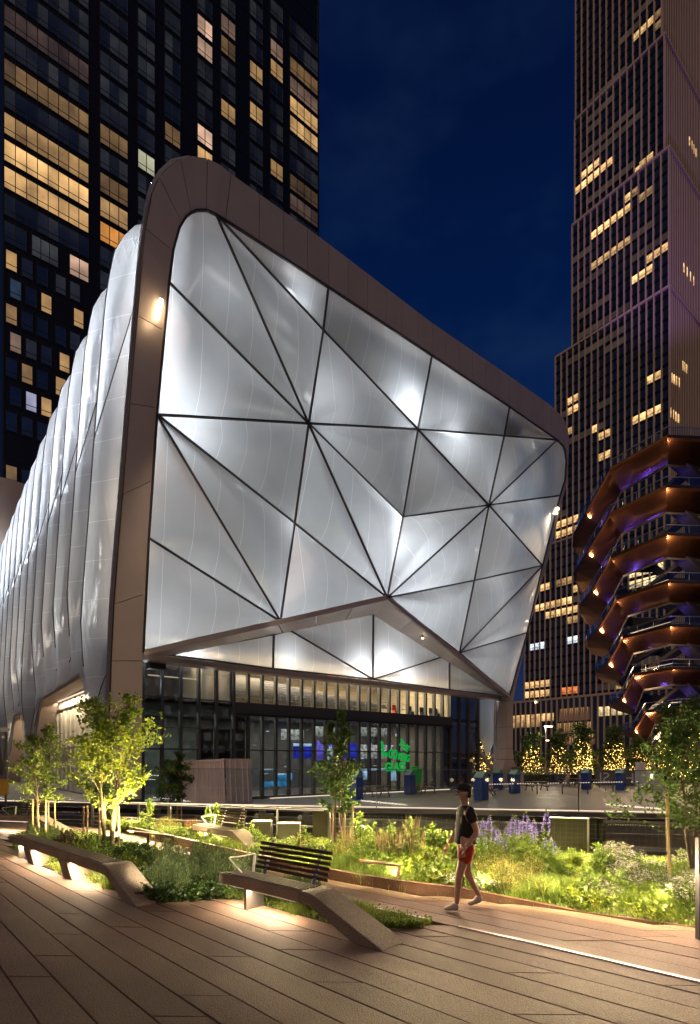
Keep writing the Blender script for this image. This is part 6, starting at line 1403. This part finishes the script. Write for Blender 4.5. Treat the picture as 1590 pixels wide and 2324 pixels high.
PR['blueg'] = [mk_bush('blueg', .62, .22, 46, 60, .030, 'leaf_b', .3, 1.4)[0], mk_bush('blueg', .50, .24, 44, 54, .03, 'leaf_b', .3, 1.4)[0]]
PR['rust'] = [mk_bush('rust', .5, .22, 30, 40, .035, 'leaf_r', .4, .5)[0]]
PR['maroon'] = [mk_bush('maroon', .42, .25, 30, 40, .04, 'leaf_k', .6, .5)[0]]
PR['dark'] = [mk_bush('dark', .26, .26, 26, 30, .055, 'leaf_d', .6, .3)[0]]
NM = dict(lob='lobelia', gr='grass_tuft', gold='feathery_plant', broad='leafy_plant', ast='aster', wand='burnet', blueg='feathery_shrub', rust='rust_shrub', maroon='maroon_shrub', dark='low_shrub')
CT = dict(lob='flower', gr='grass', gold='plant', broad='plant', ast='flower', wand='plant', blueg='shrub', rust='shrub', maroon='shrub', dark='shrub')
for k_, L_ in PR.items():
    for o in L_: KIDS[o.name] = list(o.children)
# children lists are taken before the first view layer update
for o in list(bpy.data.objects):
    pass
CH = {}
for o in bpy.data.objects:
    if o.parent: CH.setdefault(o.parent.name, []).append(o)
def plant(kind, p, label, group, sc=1.0):
    L_ = PR[kind]; src = L_[int(R3.integers(len(L_)))]; c = src.copy(); col.objects.link(c); c.location = (p[0], p[1], p[2] if len(p) > 2 else -.02); s = sc*R3.uniform(.85, 1.15); c.scale = (s, s, s); c.rotation_euler = (R3.normal()*.05, R3.normal()*.05, R3.uniform(0, 6.28)); c.name = NM[kind]
    for ch in CH.get(src.name, []): d = ch.copy(); col.objects.link(d); d.parent = c
    c['label'] = label; c['group'] = group; c['category'] = CT[kind]; return c
# lobelias at their own places
for i, (px, py, zt_) in enumerate(((1080, 1885, 0), (1088, 1893, 0), (1092, 1870, 0), (1105, 1862, 0), (1118, 1884, 0), (1128, 1890, 0), (1073, 1910, 0), (1066, 1916, 0), (1098, 1905, 0), (1137, 1896, 0), (1150, 1885, 0), (1158, 1875, 0), (1166, 1864, 0), (1172, 1866, 0), (1181, 1880, 0), (1187, 1872, 0), (1195, 1858, 0), (1200, 1868, 0), (1209, 1884, 0), (1218, 1870, 0), (1231, 1853, 0), (1236, 1905, 0), (1243, 1912, 0), (1256, 1905, 0), (1260, 1918, 0), (1146, 1908, 0), (1203, 1895, 0), (1176, 1892, 0))):
    Y = 9.3+(i % 4)*.28; ztop = H-(py-HY)/F*Y; sc = max(.55, ztop); src = PR['lob'][0]; c = src.copy(); col.objects.link(c); c.location = AT(px, Y, -.02); s = (ztop+.02)/1.0; c.scale = (s*1.2, s*1.2, s*1.08); c.rotation_euler = (R3.normal()*.03, R3.normal()*.03, R3.uniform(0, 6))
    c.name = 'lobelia'
    for ch in CH.get(src.name, []): d = ch.copy(); col.objects.link(d); d.parent = c
    lb = 'blue violet flower spike behind the walking person' if px < 1142 else 'blue violet flower spike in the clump left of the large riveted plate'
    if px == 1231: lb = 'tallest deep violet flower spike, alone beside the large riveted plate'
    c['label'] = lb; c['category'] = 'flower'; c['group'] = 'blue spikes behind the person' if px < 1142 else 'blue spikes by the riveted plate'
# far bed zones
def bedpoint(pxa, pxb, fa, fb):
    px = R3.uniform(pxa, pxb); k = kx(px)
    near = None
    for (a, b), (pa, pb) in zip(zip(bed2_near[:-1], bed2_near[1:]), zip(bed2_near_px[:-1], bed2_near_px[1:])):
        if pa[0] <= px <= pb[0]: t = (px-pa[0])/(pb[0]-pa[0]); near = a.y+(b.y-a.y)*t
    if near is None: near = bed2_near[0].y
    far = (16-.374*6.2)/(1+.374*k); far = max(far-.25, near+.1); f = R3.uniform(fa, fb); Y = near+.12+(far-near-.12)*f
    return (k*Y, Y, -.02), px
def zone(kind, n, pxa, pxb, fa, fb, label, group, sc=1.0):
    for i in range(n):
        p, px = bedpoint(pxa, pxb, fa, fb); plant(kind, p, label, group, sc)
zone('gr', 34, 235, 520, .0, .9, 'bright grass tuft in the left end of the far bed', 'grass tufts left')
zone('broad', 16, 240, 560, .3, 1, 'leafy bright plant between the low bar and the railing', 'leafy plants left', .9)
zone('gold', 8, 250, 420, .5, 1, 'feathery pale plant near the low steel bar', 'feathery plants left', .8)
zone('rust', 3, 425, 450, .6, .9, 'rust orange feathery shrub left of the middle distance bench', 'rust shrubs')
zone('gr', 26, 520, 830, .05, .6, 'grass tuft behind the nearest backrest', 'grass tufts centre')
zone('broad', 18, 560, 800, .2, .8, 'leafy plant in front of the utility cabinets', 'leafy plants centre', .8)
zone('gold', 8, 680, 820, .3, .8, 'yellow feathery plant at the foot of the middle sapling', 'feathery plants centre', .75)
zone('wand', 9, 790, 985, .35, .9, 'plant with pale dry flower wands right of the middle sapling', 'pale flower wands', .85)
zone('broad', 22, 800, 1010, .1, .9, 'leafy plant mixed with the pale dry wands', 'leafy plants by the wands', 1.15)
zone('gr', 20, 830, 1060, 0, .4, 'grass tuft at the kerb left of the walking person', 'grass tufts by the person')
zone('ast', 6, 1000, 1110, .05, .4, 'small pale flowers at the legs of the walking person', 'pale flowers by the person', .7)
zone('broad', 14, 1020, 1180, .2, .9, 'leafy plant at the foot of the blue spikes', 'leafy plants under the spikes', 1.0)
zone('gold', 9, 1105, 1160, .05, .45, 'golden feathery plant in front of the blue spikes', 'golden plants', .9)
zone('gold', 5, 1185, 1235, .05, .35, 'golden feathery plant left of the large riveted plate', 'golden plants by the plate', .8)
zone('broad', 34, 1170, 1600, .0, .8, 'low leafy plant below the large riveted plate', 'low leafy plants right', .85)
zone('gr', 40, 1080, 1700, .0, .35, 'bright grass tuft at the right paving edge', 'grass tufts right')
zone('ast', 26, 1330, 1720, .1, .9, 'pale aster clump under the sapling at the right edge', 'pale asters right', .95)
# near bed
def bed1zone(kind, n, poly, label, group, sc=1.0):
    P = [G(*p).xy for p in poly]; xs_ = [p.x for p in P]; ys_ = [p.y for p in P]; c = 0; g_ = 0
    while c < n and g_ < 4000:
        g_ += 1; q = (R3.uniform(min(xs_), max(xs_)), R3.uniform(min(ys_), max(ys_)))
        if inpoly(q, P) and inpoly(q, bed1): plant(kind, (q[0], q[1], -.04), label, group, sc); c += 1
bed1zone('blueg', 30, [(330, 2020), (370, 1960), (520, 1985), (600, 2010), (540, 2030), (400, 2045)], 'dark blue green feathery shrub between the long bench and the nearest bench', 'dark feathery shrubs', 1.0)
bed1zone('dark', 16, [(330, 2030), (400, 2020), (500, 2028), (500, 2045), (380, 2052)], 'low dark ground shrub at the paving fingers', 'low dark shrubs')
bed1zone('blueg', 6, [(640, 2010), (760, 2030), (800, 2060), (640, 2040)], 'grey green feathery shrub behind the nearest bench seat', 'grey shrubs behind the nearest bench', .75)
bed1zone('gr', 34, [(560, 2040), (700, 2040), (860, 2080), (860, 2108), (700, 2085), (590, 2050)], 'fine green grass tuft beside the nearest bench', 'grass tufts by the nearest bench', .7)
bed1zone('gr', 26, [(850, 2070), (962, 2088), (985, 2098), (925, 2109), (850, 2106)], 'short grass tuft in the tip of the near bed', 'grass tufts in the bed tip', .45)
bed1zone('gr', 24, [(120, 1965), (300, 2000), (330, 2040), (280, 2030), (150, 1985)], 'grass tuft under the long bench', 'grass tufts under the long bench', .8)
bed1zone('broad', 16, [(30, 1925), (120, 1920), (330, 1990), (300, 2010), (100, 1960)], 'leafy plant behind the long bench', 'leafy plants behind the long bench', .8)
bed1zone('maroon', 3, [(150, 1915), (190, 1925), (180, 1945), (140, 1930)], 'dark maroon round shrub behind the long bench', 'maroon shrubs')
bed1zone('blueg', 10, [(60, 1890), (140, 1890), (170, 1920), (80, 1925)], 'dark feathery plant under the far left sapling', 'dark plants far left', .7)
bed1zone('dark', 22, [(190, 1900), (330, 1935), (420, 1960), (420, 2000), (200, 1940)], 'low dark plant around the timber stakes', 'low plants by the stakes')
for i in range(9):
    p = G(R3.uniform(0, 60), R3.uniform(1851, 1860)); plant('gr', (p.x, p.y, 0), 'grass tuft at the foot of the thin camera pole', 'grass tufts far left', 1.0)
for L_ in PR.values():
    for o in L_:
        for ch in CH.get(o.name, []): bpy.data.objects.remove(ch)
        bpy.data.objects.remove(o)
# ground cover between the plants
def cover(name, poly, n, h_, label, mt='grass'):
    xs_ = [p[0] for p in poly]; ys_ = [p[1] for p in poly]; pts = []
    Q = R3.uniform((min(xs_), min(ys_)), (max(xs_), max(ys_)), size=(n*6, 2))
    for q in Q:
        if inpoly(q, poly): pts.append((q[0], q[1], -.03))
        if len(pts) >= n: break
    V = np.concatenate([blades(np.array(pts), h_, .9, .010), leaf_arr(np.array(pts)+R3.uniform(0, .10, (len(pts), 1))*np.array([[0, 0, 1]]), .05, .4)]); o = link(name, npmesh(name, V, quads(V), M[mt])); tag(o, label, 'ground cover', None, 'stuff')
cover('ground_cover', [tuple(p) for p in bed1], 16000, .10, 'short grass and creeping leaves filling the near bed', 'leaf_m')
b2v = [p for p in bed2]; cover('ground_cover', [tuple(p) for p in b2v], 26000, .16, 'short grass and creeping leaves filling the far bed', 'grass')
# ================================================================== HANDRAIL LIGHTS AND ADDED FILL SPOTS
for X0, X1, pw_ in ((-7.5, -4.2, 620), (-4.2, -1.0, 620), (-1.0, 2.2, 760), (2.2, 5.4, 950), (5.4, 8.6, 850)):
    Xm = (X0+X1)/2; p = onR(Xm, .95)+Vector((0, .05, 0)); lamp('handrail_light', 'AREA', p, pw_, (1, .78, .40), X1-X0, .06, aim=p+Vector((-.35, -1.0, -.50)), xax=(1, -.374, 0))
def spot(px, py, aim, pw_, colr=(1, .80, .30), z=.12, ang=75): p = G(px, py); p.z = z; lamp('fill_spot', 'SPOT', p, pw_*7, colr, .05, aim=aim, spot=ang)  # spots without a fixture, added to brighten the planting
bt = B(247, 1931); spot(282, 1926, bt+Vector((.35, 0, 2.0)), 420); spot(262, 1944, bt+Vector((.2, .1, 1.7)), 160)
bt = B(96, 1902); spot(100, 1912, bt+Vector((-.1, 0, 1.4)), 80, ang=100)
spot(1500, 2065, AT(1560, 8.8, 1.3), 22, ang=80)
spot(350, 1905, AT(345, 15, .8), 40, ang=110); spot(470, 1930, AT(480, 14.6, .7), 30, ang=100); spot(900, 1998, AT(890, 11, .6), 50, ang=130); spot(1100, 2025, AT(1150, 9.6, .6), 50, ang=130); spot(1240, 2040, AT(1260, 9.4, .4), 40, ang=130); spot(700, 1975, AT(740, 12.5, .6), 45, ang=130)

for px, py, pw_ in ((420, 1920, 60), (560, 1952, 60), (700, 1980, 60), (820, 2004, 60), (960, 2026, 70), (1130, 2044, 80), (1260, 2060, 80), (1400, 2078, 80), (1540, 2098, 80)):
    p = G(px, py); p.z = .95; lamp('fill_spot', 'SPOT', p+Vector((0, -.45, 0)), pw_*5.0, (1, .80, .42), .10, aim=p+Vector((0, .75, -1.15)), spot=96, blend=.8)  # downward fill added over the far bed, no fixture there

for px, py, pw_ in ((760, 2010, 26), (900, 2030, 40), (1030, 2042, 60), (1170, 2058, 80), (1310, 2076, 100), (1450, 2096, 120), (1580, 2112, 120)):
    p = G(px, py); p.z = .75; lamp('path_fill', 'SPOT', p+Vector((0, .15, 0)), pw_*1.25, (1, .70, .46), .10, aim=p+Vector((.1, -1.5, -.85)), spot=140, blend=1)  # fill added to brighten the paving, no lamps stand there

for px, py in ((330, 2035), (430, 2050), (520, 2030)):
    p = G(px, py); p.z = .85; lamp('fill_spot', 'SPOT', p+Vector((0, -.2, 0)), 90, (1, .84, .55), .1, aim=p+Vector((.2, .9, -1.1)), spot=92, blend=.8)  # fill added over the dark shrubs of the near bed
# small groups: each plant is told apart by its place in the row
ORD = ['leftmost', 'second', 'third', 'fourth', 'fifth', 'sixth', 'seventh', 'eighth', 'ninth', 'tenth', 'eleventh', 'twelfth', 'thirteenth', 'fourteenth', 'fifteenth', 'sixteenth', 'seventeenth', 'eighteenth']
A2 = [(40, 'the camera pole'), (110, 'the far left sapling'), (240, 'the brightest sapling'), (330, 'the narrow pale shrub'), (400, 'the container sapling'), (490, 'the middle distance bench'), (590, 'the left utility cabinet'), (655, 'the right utility cabinet'), (730, 'the narrow riveted plate'), (785, 'the middle sapling'), (870, 'the low bar by the wands'),
      (950, 'the right end of the wands'), (1045, 'the walking person'), (1140, 'the left blue spikes'), (1215, 'the right blue spikes'), (1295, 'the large riveted plate'), (1390, 'the riveted viaduct post'), (1500, 'the single timber stake'), (1590, 'the right edge sapling')]
A1 = [(60, 'the far end of the long bench'), (190, 'the middle of the long bench'), (310, 'the ramp of the long bench'), (400, 'the first paving finger'), (480, 'the last paving finger'), (560, 'the free end of the nearest bench'), (650, 'the leg of the nearest bench'), (740, 'the backrest of the nearest bench'), (830, 'the ramp of the nearest bench'), (900, 'the inlaid rail beside the ramp'), (960, 'the tip of the near bed')]
gr_ = {}
for o in col.objects:
    if o.parent is None and 'group' in o and o.get('category') in ('plant', 'flower', 'shrub', 'grass'):
        px = CX+F*o.location.x/o.location.y; b1 = inpoly((o.location.x, o.location.y), bed1)
        an = min(A1 if b1 else A2, key=lambda a: abs(a[0]-px))[1]; lb = o['label']
        for w_ in (' in the ', ' between ', ' behind ', ' at the ', ' mixed ', ' below ', ' beside ', ' left of ', ' right of ', ' under ', ' around ', ' near ', ' in front ', ' alone '): lb = lb.split(w_)[0]
        if 'tallest' in lb: continue
        gr_.setdefault((an, lb.rstrip(',')), []).append(o)
for (an, lb), L_ in gr_.items():
    L_.sort(key=lambda o: o.location.x/o.location.y)
    for i, o in enumerate(L_):
        n_ = len(L_); w_ = '' if n_ == 1 else 'leftmost ' if i == 0 else 'rightmost ' if i == n_-1 else ORD[min(i, 17)]+' from left, '
        o['label'] = w_+lb+' by '+an
